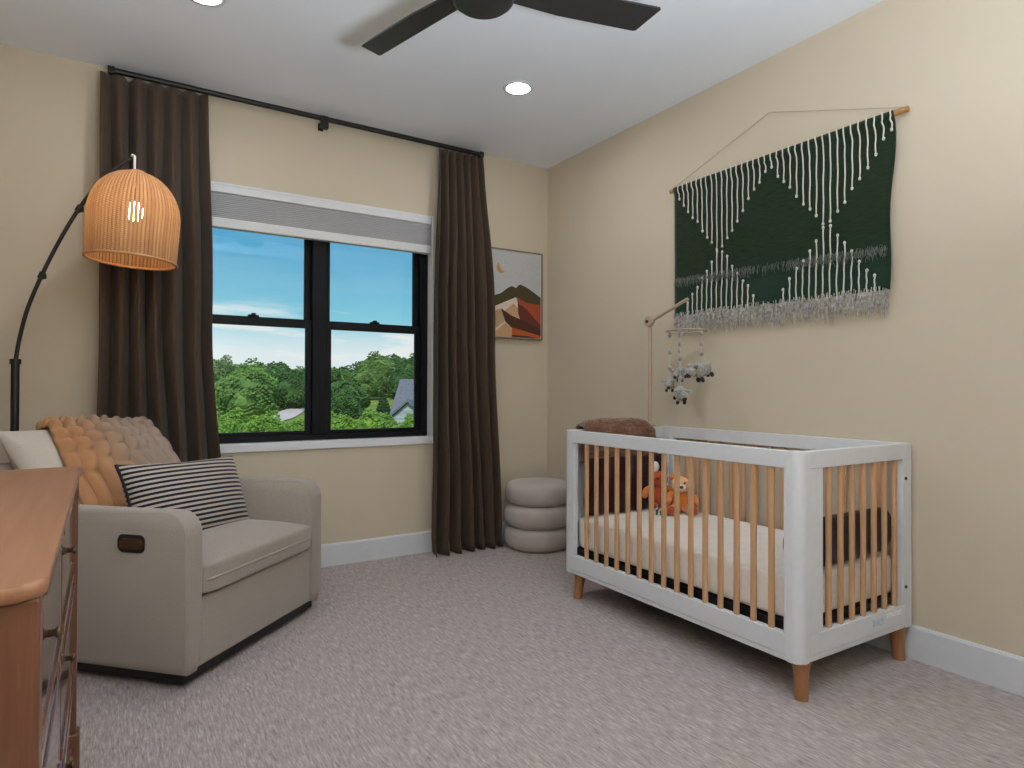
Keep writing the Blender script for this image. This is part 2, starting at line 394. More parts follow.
# ------------------------------------------------------------------ window
win = empty('window_1', ((WX0+WX1)/2, .1, WZ0), kind='structure')
def wpart(name, boxes, mat, parent=win, bev=.003):
    bm = NB()
    cx, cz = (WX0+WX1)/2, WZ0
    for b in boxes: box(bm, b[0]-cx, b[1]-cx, b[2]-.1, b[3]-.1, b[4]-cz, b[5]-cz, bev, 1)
    return obj(name, bm, mat, parent)
F0, F1 = WX0+.012, WX1-.012
ZB, ZT = .784, 2.276
wpart('window_frame', [(F0, F0+.05, .062, .15, ZB, ZT), (F1-.05, F1, .062, .15, ZB, ZT), (F0+.05, F1-.05, .062, .15, ZB, ZB+.036), (F0+.05, F1-.05, .062, .15, ZT-.045, ZT),
                       (-1.756, -1.668, .056, .15, ZB+.036, ZT-.045)], M['black'])
for x0, x1 in ((F0+.05, -1.756), (-1.668, F1-.05)):
    lo = wpart('lower_sash', [(x0, x0+.036, .076, .104, ZB+.036, 1.535), (x1-.036, x1, .076, .104, ZB+.036, 1.535), (x0+.036, x1-.036, .076, .104, ZB+.036, ZB+.058), (x0+.036, x1-.036, .072, .104, 1.482, 1.535)], M['black'])
    wpart('window_pane', [(x0+.034, x1-.034, .088, .092, ZB+.056, 1.484)], M['glass'], lo, 0)
    xm = (x0+x1)/2
    wpart('sash_lock', [(xm-.03, xm+.03, .070, .10, 1.535, 1.546), (xm-.012, xm+.012, .066, .09, 1.546, 1.556)], M['black'], lo, .002)
    up = wpart('upper_sash', [(x0, x0+.036, .112, .14, 1.49, ZT-.045), (x1-.036, x1, .112, .14, 1.49, ZT-.045), (x0+.036, x1-.036, .112, .14, 1.49, 1.53), (x0+.036, x1-.036, .112, .14, ZT-.09, ZT-.045)], M['black'])
    wpart('window_pane', [(x0+.034, x1-.034, .124, .128, 1.528, ZT-.088)], M['glass'], up, 0)
wpart('window_jamb', [(WX0, WX0+.012, .002, .155, WZ0, WZ1), (WX1-.012, WX1, .002, .155, WZ0, WZ1), (WX0+.012, WX1-.012, .002, .155, WZ1-.012, WZ1)], M['sill'], bev=0)
wpart('window_sill', [(WX0, WX1, -.014, .155, WZ0-.040, WZ0+.010)], M['sill'], bev=.004)

# cellular shade
bl = empty('cellular_shade', ((WX0+WX1)/2, .03, 2.05), 0, 'pale pleated cellular shade raised to the top of the window', 'window shade')
hw = (WX1-WX0)/2-.014
bm = NB(); box(bm, -hw, hw, -.028, .030, .180, .226, .004); obj('headrail', bm, M['blindwhite'], bl)
bm = NB(); box(bm, -hw, hw, -.026, .026, -.020, .036, .006); obj('bottom_rail', bm, M['blindwhite'], bl)
bm = NB(); n = 13; pts = []
for i in range(2*n+1): pts.append((.020 if i % 2 else .0165, .036+.144*i/(2*n)))
prism(bm, [(-y, z) for y, z in pts]+[(y, z) for y, z in pts[::-1]], 0, -hw+.004, hw-.004); obj('pleated_fabric', bm, M['blindfab'], bl)

# ------------------------------------------------------------------ curtains and rod
YR = -.09
rod = empty('curtain_rod', (-1.73, YR, 2.748), 0, 'black metal curtain rod running above the window just under the ceiling', 'curtain rod')
bm = NB(); tube(bm, [(-1.10, 0, 0), (1.095, 0, 0)], .0155, 14); obj('rod', bm, M['blackmetal'], rod, angle=40)
for x in (-1.098, 1.094):
    bm = NB(); box(bm, x-.016, x+.016, -.017, .086, -.020, .017, .004); obj('end_return', bm, M['blackmetal'], rod)
bm = NB(); box(bm, -.021, .021, -.020, .018, -.060, .012, .003); box(bm, -.010, .010, .016, .088, -.030, -.012, .002); box(bm, -.016, .016, .082, .090, -.045, 0, .002); obj('centre_bracket', bm, M['blackmetal'], rod)

def curtain(name, xt, xb, xm, n, label, seed, gap=None, puddle=0.0):
    rnd = random.Random(seed)
    ph = [rnd.uniform(-.5, .5) for _ in range(n+2)]; am = [rnd.uniform(.75, 1.25) for _ in range(n+2)]
    ztop, zbot = 2.722, .008
    NU, NV = n*22+1, 60
    off = rnd.uniform(0, 90)
    def fn(u, v):
        h = v                       # 0 = top, 1 = floor
        x0 = lerp(xt[0], xm[0], smooth01(h/.45)) if h < .45 else lerp(xm[0], xb[0], smooth01((h-.45)/.55))
        x1 = lerp(xt[1], xm[1], smooth01(h/.45)) if h < .45 else lerp(xm[1], xb[1], smooth01((h-.45)/.55))
        k = u*n; i = int(min(k, n-1e-6)); f = k-i
        w = lerp(.15, 1.0, smooth01(h*3))
        uu = u + w*.30/n*(noise.noise(Vector((u*n*.6+off, h*1.4, 0))))*1.2
        x = lerp(x0, x1, uu)
        a = lerp(.030, .064, smooth01(h*4))*lerp(am[i], am[i+1], f)*lerp(1, 1.18, h)
        c = math.cos(2*PI*k + w*1.1*noise.noise(Vector((u*n*.5+off+9, h*1.8, 3))))
        sh = 2*((1+c)/2)**.55-1
        y = -a*sh - .012*h*noise.noise(Vector((u*3+off, h*3, 7)))
        # pinch pleats near the head
        if h < .045: y *= lerp(.55, 1, smooth01(h/.045))
        z = lerp(ztop, zbot, h)
        if gap:                    # deep fold near one edge
            g = math.exp(-((u-gap)/.035)**2)*smooth01((.35-h)/.3)
            y += .035*g
        if h > .96: y -= puddle*smooth01((h-.96)/.04)
        return (x, y, z)
    bm = NB(); grid(bm, NU, NV, fn)
    o = obj(name, bm, M['curtain'], smooth=True, loc=(0, YR-.012, 0))
    s = o.modifiers.new('thick', 'SOLIDIFY'); s.thickness = .003
    return tag(o, label, 'curtain')
curtain('curtain', (-2.875, -2.375), (-2.90, -2.250), (-2.862, -2.372), 6, 'dark taupe floor-length curtain behind the rattan lamp and armchair', 3, gap=.26)
curtain('curtain', (-.972, -.632), (-1.012, -.476), (-1.005, -.568), 6, 'dark taupe floor-length curtain between the window and the framed mountain print', 8, puddle=.02)

# ------------------------------------------------------------------ framed print
art = empty('framed_print', (-.305, -.003, 1.475), 0, 'framed print of a crescent moon above layered rust and olive mountains', 'picture')
AX, AZ = .305, 1.475
bm = NB(); x0, x1, z0, z1 = -.255, .237, 0, .652
for b in ((x0, x0+.010, z0, z1), (x1-.010, x1, z0, z1), (x0+.010, x1-.010, z0, z0+.010), (x0+.010, x1-.010, z1-.010, z1)): box(bm, b[0], b[1], -.032, 0, b[2], b[3])
obj('picture_frame', bm, M['artframe'], art)
bm = NB(); box(bm, x0+.009, x1-.009, -.026, -.004, .009, .643); 
polys = [('moon', [(-.456,2.024),(-.473,1.988),(-.46,1.956),(-.438,1.945),(-.413,1.95),(-.4,1.965),(-.424,1.967),(-.440,1.985),(-.446,2.005)]),
 ('olive', [(-.549,1.765),(-.531,1.769),(-.439,1.799),(-.37,1.848),(-.339,1.861),(-.303,1.849),(-.280,1.874),(-.262,1.878),(-.20,1.858),(-.084,1.795),(-.084,1.741),(-.208,1.743),(-.308,1.779),(-.517,1.686),(-.549,1.68)]),
 ('cream', [(-.549,1.68),(-.517,1.69),(-.308,1.781),(-.262,1.68),(-.30,1.5),(-.549,1.49)]),
 ('tan1', [(-.549,1.65),(-.432,1.690),(-.392,1.604),(-.50,1.53),(-.549,1.50)]),
 ('tan2', [(-.412,1.668),(-.325,1.735),(-.262,1.68),(-.262,1.587),(-.36,1.600)]),
 ('red', [(-.298,1.784),(-.208,1.745),(-.084,1.741),(-.084,1.56),(-.208,1.60),(-.284,1.70)]),
 ('dred', [(-.291,1.737),(-.222,1.707),(-.084,1.585),(-.084,1.535),(-.25,1.58),(-.285,1.657)]),
 ('brown', [(-.435,1.692),(-.345,1.645),(-.20,1.60),(-.084,1.552),(-.084,1.49),(-.331,1.545),(-.396,1.595)]),
 ('tan2', [(-.53,1.487),(-.47,1.53),(-.40,1.59),(-.36,1.565),(-.33,1.53),(-.33,1.487)]),
 ('orange', [(-.342,1.556),(-.25,1.54),(-.084,1.505),(-.084,1.487),(-.342,1.487)]),
 ('brown', [(-.342,1.503),(-.20,1.500),(-.12,1.487),(-.342,1.487)])]
mats = [M['art_paper']]
for i, (k, pl) in enumerate(polys):
    if M['art_'+k] not in mats: mats.append(M['art_'+k])
    y = -.0262-.0003*i
    f = bm.faces.new([bm.verts.new((px+AX, y, pz-AZ)) for px, pz in pl]); f.material_index = mats.index(M['art_'+k])
obj('art_print', bm, mats, art)

# ------------------------------------------------------------------ pouf
pf = empty('pouf', (-.272, -.276, 0), 0, 'round mauve-beige pouf of three stacked puffy rings in the corner', 'pouf')
def ring_prof(r, h, top):
    p = [(0, .0)] if not top else [(0, .0)]
    for i in range(13):
        a = -PI/2 + PI*i/12
        ca, sa = math.cos(a), math.sin(a)
        p.append((r-.075+.075*abs(ca)**.7, h/2+h/2*math.copysign(abs(sa)**.8, sa)))
    p.append((0, h+(.008 if top else 0))); return p
for i in range(3):
    bm = NB(); lathe(bm, ring_prof(.234-.004*(i == 2), .157, i == 2), 40, (0, 0, .152*i+.001)); obj('cushion_ring', bm, M['pouf'], pf, smooth=True)

# ------------------------------------------------------------------ arc floor lamp
LX, LY = -3.19, -.28
lamp = empty('arc_floor_lamp', (LX, LY, 0), 0, 'black arc floor lamp with lit woven rattan dome shade behind the armchair', 'floor lamp')
bm = NB(); lathe(bm, [(0, 0), (.15, 0), (.155, .006), (.155, .022), (.148, .03), (.03, .034), (.022, .05), (0, .05)], 40); obj('base', bm, M['blackmetal'], lamp, angle=40)
bm = NB(); tube(bm, [(0, 0, .04), (0, 0, 1.22)], .0165, 16); lathe(bm, [(0, -.012), (.022, -.012), (.022, .012), (0, .012)], 16, (0, 0, 1.225)); obj('pole', bm, M['blackmetal'], lamp, angle=40)
arc = catmull([(0, 0, 1.22), (.015, -.006, 1.33), (.045, -.018, 1.47), (.098, -.04, 1.625), (.165, -.062, 1.79), (.240, -.088, 1.945), (.325, -.115, 2.08), (.41, -.14, 2.175), (.447, -.15, 2.200)], 6)
bm = NB(); tube(bm, arc, .0085, 10); obj('arm', bm, M['blackmetal'], lamp, smooth=True)
for k in (18, 30):
    p = arc[k]; d = (arc[k+1]-arc[k-1]).normalized()
    bm = NB(); tube(bm, [p-d*.016, p+d*.016], .0135, 12); lathe(bm, [(0, -.012), (.007, -.010), (.007, .010), (0, .012)], 10, p+Vector((.012, -.008, -.006))); obj('joint_collar', bm, M['blackmetal'], lamp, angle=40)
SCX, SCY = .459, -.153; ZS = 1.712; HS = .428; RS = .197
bm = NB(); tube(bm, [(SCX-.012, SCY+.003, 2.212), (SCX-.006, SCY+.002, 2.222), (SCX+.002, SCY, 2.216), (SCX+.003, SCY, ZS+HS-.10)], .0055, 10); obj('hanging_cord', bm, M['whitecord'], lamp, smooth=True)
bm = NB(); uvl = bm.loops.layers.uv.new('UVMap'); seg = 96; prof = []
for i in range(15): prof.append((RS-.006*(1-i/14), ZS+.20*i/14))
for i in range(1, 22):
    a = PI/2*i/21; prof.append((RS*math.cos(a)**.92 if i < 21 else .012, ZS+.20+(HS-.20)*math.sin(a)))
vs = [[bm.verts.new((SCX+r*math.cos(2*PI*k/seg), SCY+r*math.sin(2*PI*k/seg), z)) for k in range(seg)] for r, z in prof]
for i in range(len(prof)-1):
    for k in range(seg):
        f = bm.faces.new((vs[i][k], vs[i][(k+1) % seg], vs[i+1][(k+1) % seg], vs[i+1][k]))
        for lp, (uu, vv) in zip(f.loops, ((k, i), (k+1, i), (k+1, i+1), (k, i+1))): lp[uvl].uv = (uu/seg, vv/(len(prof)-1))
shade = obj('lamp_shade', bm, M['rattan'], lamp, smooth=True)
def ringtube(bm, c, r, z, tr, seg=64, ts=8):
    def fn(u, v):
        a = 2*PI*u; b = 2*PI*v; return (c[0]+(r+tr*math.cos(b))*math.cos(a), c[1]+(r+tr*math.cos(b))*math.sin(a), z+tr*math.sin(b))
    grid(bm, seg, ts+1, fn, True); bmesh.ops.remove_doubles(bm, verts=bm.verts[:], dist=1e-5)
bm = NB(); ringtube(bm, (SCX, SCY), RS-.006, ZS, .0065); obj('shade_rim', bm, M['rattanrim'], shade, smooth=True)
bm = NB(); lathe(bm, [(0, 0), (.028, 0), (.03, .012), (0, .016)], 24, (SCX, SCY, ZS+HS-.006)); obj('shade_cap', bm, M['rattanrim'], shade, smooth=True)
bm = NB(); lathe(bm, [(0, -.045), (.024, -.038), (.036, -.018), (.039, .004), (.032, .028), (.016, .048), (0, .05)], 24, (SCX, SCY, ZS+.235)); obj('bulb', bm, M['bulb'], lamp, smooth=True)
bm = NB(); tube(bm, [(SCX, SCY, ZS+.28), (SCX, SCY, ZS+.345)], .017, 16); obj('socket', bm, M['blackmetal'], lamp, angle=40)

tiltm = Matrix.Translation((SCX+.014, SCY, ZS+HS)) @ Matrix.Rotation(math.radians(3), 4, 'Y') @ Matrix.Translation((-SCX, -SCY, -ZS-HS))
for o_ in [shade]+[c for c in lamp.children if c.name.split('.')[0] in ('bulb', 'socket')]: o_.matrix_local = tiltm
# ------------------------------------------------------------------ glider armchair
GO = Vector((-2.586, -1.397, 0)); GA = math.radians(44.04); GW = .928
gl = empty('glider_armchair', GO, GA, 'beige linen glider armchair angled in the corner by the window', 'armchair')
AW = .088; AH = .65; DP = .84
def arm_poly():
    p = [(0.004, .06), (0, .10)]
    for i in range(13):
        a = PI - PI/2*i/12; p.append((.085+.085*math.cos(a), AH-.085+.085*math.sin(a)))
    p += [(DP-.05, AH), (DP, AH-.03), (DP, .06)]; return p
for x0, x1 in ((0, AW), (GW-AW, GW)):
    bm = NB(); prism(bm, arm_poly(), 0, x0, x1, .026, 5)
    a = obj('armrest', bm, M['linen'], gl, smooth=True)
    if x0 == 0:
        def rr(w, h, r, c):
            return [(c[0]+sx*(w-r)+r*math.cos(t), c[1]+sz*(h-r)+r*math.sin(t)) for sx, sz, t0 in ((1, 1, 0), (-1, 1, PI/2), (-1, -1, PI), (1, -1, 1.5*PI)) for t in [t0+PI/2*k/5 for k in range(6)]]
        bm = NB(); prism(bm, rr(.060, .033, .02, (.233, .532)), 0, -.003, .02, .002, 1); lev = obj('recline_lever', bm, M['dark'], gl, angle=40)
        bm = NB(); prism(bm, rr(.050, .019, .016, (.228, .532)), 0, -.012, -.001, .004, 2); obj('lever_paddle', bm, M['bronze'], lev, angle=40)
# front panel + body
bm = NB(); box(bm, AW-.01, GW-AW+.01, .012, .75, .062, .322, .012, 2); obj('seat_base', bm, M['linen'], gl, angle=50)
# seat cushion: crowned box with welt
def seat_fn(x0, x1, y0, y1, z0, z1, crown):
    def fn(u, v):
        a = 2*PI*u
    return fn
def cushion_block(x0, x1, y0, y1, z0, z1, crown, r=.035, nx=26, ny=26):
    """rounded, crowned block built from a bevelled box then puffed"""
    bm = NB(); box(bm, x0, x1, y0, y1, z0, z1)
    bmesh.ops.subdivide_edges(bm, edges=bm.edges[:], cuts=11, use_grid_fill=True)
    cx, cy, cz = (x0+x1)/2, (y0+y1)/2, (z0+z1)/2; hx, hy, hz = (x1-x0)/2, (y1-y0)/2, (z1-z0)/2
    for v in bm.verts:
        p = v.co; q = Vector((max(-hx+r, min(hx-r, p.x-cx)), max(-hy+r, min(hy-r, p.y-cy)), max(-hz+min(r, hz*.9), min(hz-min(r, hz*.9), p.z-cz))))
        d = Vector((p.x-cx, p.y-cy, p.z-cz))-q
        if d.length > 1e-6: q = q + d.normalized()*min(r, d.length)
        fx, fy = (p.x-cx)/hx, (p.y-cy)/hy
        k = (1-abs(fx)**3)*(1-abs(fy)**3)
        fz = (p.z-cz)/hz
        q.z += crown*k*(1 if fz > .5 else (0 if fz < -.9 else max(0, fz)))
        v.co = Vector((cx, cy, cz))+q
    return bm
bm = cushion_block(AW+.002, GW-AW-.002, -.014, .60, .324, .450, .040, .022)
sc_ = obj('seat_cushion', bm, M['linen'], gl, smooth=True); sm = sc_.modifiers.new('s', 'SUBSURF'); sm.levels = sm.render_levels = 1
bm = NB(); tube(bm, [(AW+.008, .10, .385), (AW+.012, .01, .385), (AW+.035, -.012, .385), ((GW)/2, -.015, .385), (GW-AW-.035, -.012, .385), (GW-AW-.012, .01, .385), (GW-AW-.008, .10, .385)], .0055, 8); obj('welt', bm, M['linen'], sc_, smooth=True)
# back shell
bm = NB(); prism(bm, [(.70, .20), (.84, .20), (.965, .76), (.955, .795), (.93, .80), (.90, .79)], 0, -.005, .80, .02, 2); obj('back_frame', bm, M['linen'], gl, angle=50)
# loose back cushion
BPATH = [(0, .50, .47), (0, .60, .62), (0, .72, .80), (0, .795, .90), (0, .85, .94), (0, .90, .935), (0, .93, .87), (0, .90, .76)]
def back_x(h):
    t = smooth01((h-.22)/.25); return lerp(.10, .040, t), lerp(.825, .795, t)
def back_fn(u, v):      # u around the loop (y,z), v across
    pass
bm = NB()
NUc, NVc = 40, 28
FY = lambda z: .50+(z-.47)*.74       # front face line
def back_pt(a, b):
    # a: 0..1 across, b: loop angle; superellipse section
    ca, sa = math.cos(2*PI*b), math.sin(2*PI*b)
    w = (a*2-1)
    edge = max(0, 1-abs(w)**5)
    hh = sa; zc, hz_ = .698, .226
    th = .088*(edge**.45)*1.0+.006
    z = zc + hz_*math.copysign(abs(sa)**.62, sa)*(1+.028*(abs(w)**6))
    yl = FY(z)+.088
    y = yl + th*math.copysign(abs(ca)**.72, ca)*(1-.75*abs(sa)**8) + .02*(z-.7)
    h = (z-.47)/.47
    x0, x1 = back_x(h); x = lerp(x0, x1, a)
    return (x, y, z)
grid(bm, NUc, NVc, lambda u, v: back_pt(v, u), True)
bmesh.ops.holes_fill(bm, edges=[e for e in bm.edges if e.is_boundary], sides=0)
bc = obj('back_cushion', bm, M['linencush'], gl, smooth=True)
# swivel base, and a black box standing in for shade under the body
bm = NB(); lathe(bm, [(0, 0), (.33, 0), (.335, .012), (.32, .022), (.12, .03), (.10, .064), (0, .064)], 40, (GW/2, .42, 0)); box(bm, .035, GW-.035, .03, DP-.03, .022, .066); obj('swivel_base_and_shade_box', bm, M['dark'], gl, angle=40)

# throw blanket over the back cushion (own thing, same frame as the chair)
def throw_fn(u, v):
    # v: 0 behind the back -> top -> front bottom ; u: across
    b = lerp(.105, .545, v)                      # loop position: 0.25 = top, 0.5 = front middle
    xl = lerp(.235, .13, smooth01((v-.30)/.7)); xr = .790
    a = lerp(xl, xr, u)
    h = 1
    x0, x1 = .040, .795
    p = Vector(back_pt(max(.0, min(1, (a-x0)/(x1-x0))), b))
    p.x = a if p.z > .64 else max(a, .1)
    c = Vector((p.x, FY(p.z)+.088+.0, .705+(p.z-.705)*.85))
    n = (p-c); n.x = 0; n = n.normalized() if n.length > 1e-6 else Vector((0, -1, 0))
    k = u*8.0 + .35*noise.noise(Vector((u*3, v*3, 5)))
    rib = abs(math.sin(PI*k))**.75
    seg_ = .50+.50*abs(math.sin(PI*(v*8+.37*int(k)+.3*math.sin(int(k)*5))))**.55
    puff = .006 + .054*rib*seg_*(1 - .45*smooth01((u-.4)*2))
    return p + n*puff + Vector((0.006*math.sin(v*17+int(k)) + .018*noise.noise(Vector((v*5, 1, 1)))*(1-u), 0, 0))
bm = NB(); grid(bm, 122, 90, throw_fn)
th = tag(obj('throw_blanket', bm, M['throw'], smooth=True, loc=GO, rz=GA), 'ribbed tan plush throw draped over the back of the armchair', 'blanket')
s = th.modifiers.new('thick', 'SOLIDIFY'); s.thickness = .006; s.offset = 1

# striped lumbar pillow
def pillow_bm(w, h, t, nu=40, nv=28, pinch=.07):
    bm = NB()
    def side(sg):
        def fn(u, v):
            a, b = u*2-1, v*2-1
            th_ = t/2*((1-abs(a)**2.6)*(1-abs(b)**2.6))**.55
            kx = 1-pinch*(1-abs(b)**2)*abs(a)**2; kz = 1-pinch*(1-abs(a)**2)*abs(b)**2
            return (a*w/2*kx, sg*th_, b*h/2*kz)
        return fn
    grid(bm, nu, nv, side(-1)); grid(bm, nu, nv, side(1))
    bmesh.ops.remove_doubles(bm, verts=bm.verts[:], dist=1e-4); return bm
pw, ph_ = .65, .37
pil = obj('lumbar_pillow', pillow_bm(pw, ph_, .19), M['stripe'], smooth=True)
pil.matrix_world = Matrix.Translation(GO) @ Matrix.Rotation(GA, 4, 'Z') @ Matrix.Translation((.458, .372, .612)) @ Matrix.Rotation(math.radians(-3), 4, 'Z') @ Matrix.Rotation(math.radians(-20), 4, 'X') @ Matrix.Rotation(math.radians(2.5), 4, 'Y')
tag(pil, 'black and cream striped lumbar pillow leaning on the armchair seat', 'pillow')
bm = NB(); pts = []
for i in range(41):
    b = i/40*2-1; pts.append((-pw/2*(1-.07*(1-b*b)), 0, b*ph_/2))
tube(bm, pts, .006, 8); w = obj('dark_welt', bm, M['pipe_black'], pil, smooth=True)

# ------------------------------------------------------------------ dresser
DO = Vector((-2.872, -3.085, 0)); DA = math.radians(.45); DL, DD, DH = 1.250, .47, .89
dr = empty('dresser', DO, DA, 'walnut dresser with rounded top edge along the left wall', 'dresser')
def top_poly():
    r = .024; return [(-DD, -.0), (-r, 0)] + [(-r+r*math.sin(a), r-r*math.cos(a)) for a in [PI/2*k/8 for k in range(1, 9)]] + [(0, DL-.012), (-.012, DL), (-DD, DL)]
bm = NB(); prism(bm, top_poly(), 2, DH-.020, DH, .008, 4); obj('dresser_top', bm, M['dtop'], dr, angle=60)
PX = -.006        # front plane of the posts
for y0 in (.012, DL-.052):
    for x0 in (-DD+.01, PX-.042):
        bm = NB(); box(bm, x0, x0+.042, y0, y0+.040, .0, DH-.020, .003); obj('corner_post', bm, M['dwood'], dr)
for y0 in (.022, DL-.034):
    bm = NB(); box(bm, -DD+.052, PX-.042, y0, y0+.012, .10, DH-.020); obj('side_panel', bm, M['dwood'], dr)
bm = NB(); box(bm, -DD+.012, -DD+.02, .052, DL-.052, .10, DH-.020); obj('back_panel', bm, M['dwood'], dr)
# carcass rails on the front
bm = NB()
Y0, Y1 = .052, DL-.052; ymid = (Y0+Y1)/2
zr = [.10, .355, .60, DH-.020]
for z in zr: box(bm, PX-.030, PX-.010, Y0, Y1, min(z, DH-.044)-.008*(z < .8), min(z, DH-.044)+.018)
box(bm, PX-.030, PX-.010, ymid-.016, ymid+.016, .10, DH-.03); obj('front_rails', bm, M['dwood'], dr)
bm = NB(); box(bm, -DD+.004, PX+.010, .004, DL-.004, .0, .052, .003)
box(bm, PX-.04, PX+.008, DL-.056, DL-.004, .05, .175, .004); box(bm, PX-.04, PX+.008, .004, .056, .05, .175, .004); obj('plinth', bm, M['dwood'], dr)
for i in range(3):
    for ya, yb in ((Y0+.006, ymid-.022), (ymid+.022, Y1-.006)):
        za, zb = zr[i]+.016, (zr[i+1]-.012 if i < 2 else DH-.048)
        bm = NB(); box(bm, PX-.03, PX-.009, ya, yb, za, zb, .003)
        box(bm, PX-.012, PX-.005, ya+.004, yb-.004, za+.004, za+.026, .002); box(bm, PX-.012, PX-.005, ya+.004, yb-.004, zb-.026, zb-.004, .002)
        d = obj('drawer', bm, M['ddraw'], dr)
        for q in (.5,):
            y = lerp(ya, yb, q); z = (za+zb)/2
            bm = NB(); prof = [(0, 0), (.006, 0), (.005, .006), (.009, .009), (.010, .013), (.007, .016), (0, .017)]
            rings = []
            lathe(bm, prof, 14); 
            for vv in bm.verts: vv.co = Vector((PX-.010+vv.co.z, y+vv.co.x, z+vv.co.y))
            obj('knob', bm, M['brass'], d, smooth=True)

# ------------------------------------------------------------------ crib
CO = Vector((-.771, -2.617, 0)); CA = -.008; CW, CL, CH, ZB0 = .757, 1.390, .889, .1385
cr = empty('baby_crib', CO, CA, 'white baby crib with natural wood slats against the right wall', 'crib')
TK = .030; PR = .055; ZR0, ZR1 = .236, .826
def corner(cx, cy, sx, sy):
    r = .038 if cx == 0 else .010; p = [(0, 0)]
    poly = [(PR, 0), (PR, PR), (0, PR)] + [(r-r*math.cos(a), r-r*math.sin(a)) for a in [PI/2*k/8 for k in range(9)]]
    return [(cx+sx*x, cy+sy*y) for x, y in poly]
for cx, cy, sx, sy in ((0, 0, 1, 1), (CW, 0, -1, 1), (CW, CL, -1, -1), (0, CL, 1, -1)):
    bm = NB(); prism(bm, corner(cx, cy, sx, sy), 2, ZB0, CH, .003, 2); obj('corner_post', bm, M['cribwhite'], cr, angle=50)
def slat_bm(c, along_y, z0=ZR0-.004, z1=ZR1+.004):
    bm = NB(); a, b = .0115, .0085
    poly = [(a*math.copysign(abs(math.cos(t))**.6, math.cos(t)), b*math.copysign(abs(math.sin(t))**.6, math.sin(t))) for t in [2*PI*k/16 for k in range(16)]]
    prism(bm, [(c[0]+(y if along_y else x), c[1]+(x if along_y else y)) for x, y in poly], 2, z0, z1); return bm
def long_side(x0, face, name):
    x1 = x0+TK
    bm = NB(); sl, srr = .066, .083
    box(bm, x0, x1, PR, sl, ZR0, ZR1, .002, 1); box(bm, x0, x1, CL-srr, CL-PR, ZR0, ZR1, .002, 1)
    box(bm, x0, x1, PR, CL-PR, ZR1, CH, .003, 2); box(bm, x0, x1, PR, CL-PR, ZB0+.022, ZR0, .003, 2); box(bm, x0+(.003 if face < 0 else -.003), x1+(.003 if face < 0 else -.003), PR, CL-PR, ZB0, ZB0+.022, .003, 2)
    f = obj(name, bm, M['cribwhite'], cr, angle=50)
    for k in range(15): obj('slat', slat_bm(((x0+x1)/2, 1.212-k*.0776), True), M['slat'], f, angle=50)
long_side(.0, -1, 'front_rail_frame'); long_side(CW-TK, 1, 'back_rail_frame')
def short_side(y0, face, name):
    y1 = y0+TK
    bm = NB(); sl, srr = .136, .072
    box(bm, PR, sl, y0, y1, ZR0, ZR1, .002, 1); box(bm, CW-srr, CW-PR, y0, y1, ZR0, ZR1, .002, 1)
    box(bm, PR, CW-PR, y0, y1, ZR1, CH, .003, 2); box(bm, PR, CW-PR, y0, y1, ZB0+.022, ZR0, .003, 2)
    dy = .003 if face < 0 else -.003
    box(bm, PR, CW-PR, y0+dy, y1+dy, ZB0, ZB0+.022, .003, 2)
    f = obj(name, bm, M['cribwhite'], cr, angle=50)
    for k in range(7): obj('slat', slat_bm((.193+k*.0755, (y0+y1)/2), False), M['slat'], f, angle=50)
    return f
es = short_side(0, -1, 'end_frame'); short_side(CL-TK, 1, 'end_frame')
# stickers and bolts on the near end
bm = NB(); box(bm, .462, .535, -.0015, .001, .187, .212); st = obj('warning_sticker', bm, M['plate'], es)
bm = NB(); box(bm, .556, .668, -.0015, .001, .203, .222); st = obj('warning_sticker', bm, M['plate2'], es)
for z in (.747, .306):
    bm = NB(); lathe(bm, [(0, 0), (.0065, 0), (.0065, .004), (.003, .0045), (0, .003)], 14)
    for v in bm.verts: v.co = Vector((.703+v.co.x, -v.co.z, z+v.co.y))
    obj('bolt', bm, M['blackmetal'], es)
for x, y in ((.062, .038), (CW-.055, .038), (CW-.055, CL-.075), (.055, CL-.075)):
    bm = NB(); dx, dy = (CW/2-x)*.03, (CL/2-y)*.012
    rings = [(0, .0225), (.02, .023), (.06, .0245), (.10, .0275), (.122, .032), (ZB0+.002, .037)]
    tube(bm, [(x-dx*(1-z/ZB0), y-dy*(1-z/ZB0), z) for z, r in rings], [r for z, r in rings], 20); obj('leg', bm, M['leg'], cr, smooth=True, angle=50)
bm = NB(); box(bm, TK+.004, CW-TK-.004, TK+.006, CL-TK-.006, .236, .262); 
for y in (.10, CL-.10): box(bm, TK+.002, CW-TK-.002, y-.02, y+.02, .230, .238)
box(bm, TK+.004, TK+.02, TK+.006, CL-TK-.006, .232, .260); obj('mattress_support', bm, M['dark'], cr)

def in_crib(o): o.location = CO; o.rotation_euler = (0, 0, CA); return o
bm = cushion_block(TK+.008, CW-TK-.008, TK+.012, CL-TK-.012,   .262, .436, .008, .03)
mt = obj('crib_mattress', bm, M['sheet'], smooth=True); sm = mt.modifiers.new('s', 'SUBSURF'); sm.levels = sm.render_levels = 2
in_crib(mt); tag(mt, 'cream crib mattress in a fitted sheet inside the white crib', 'mattress')

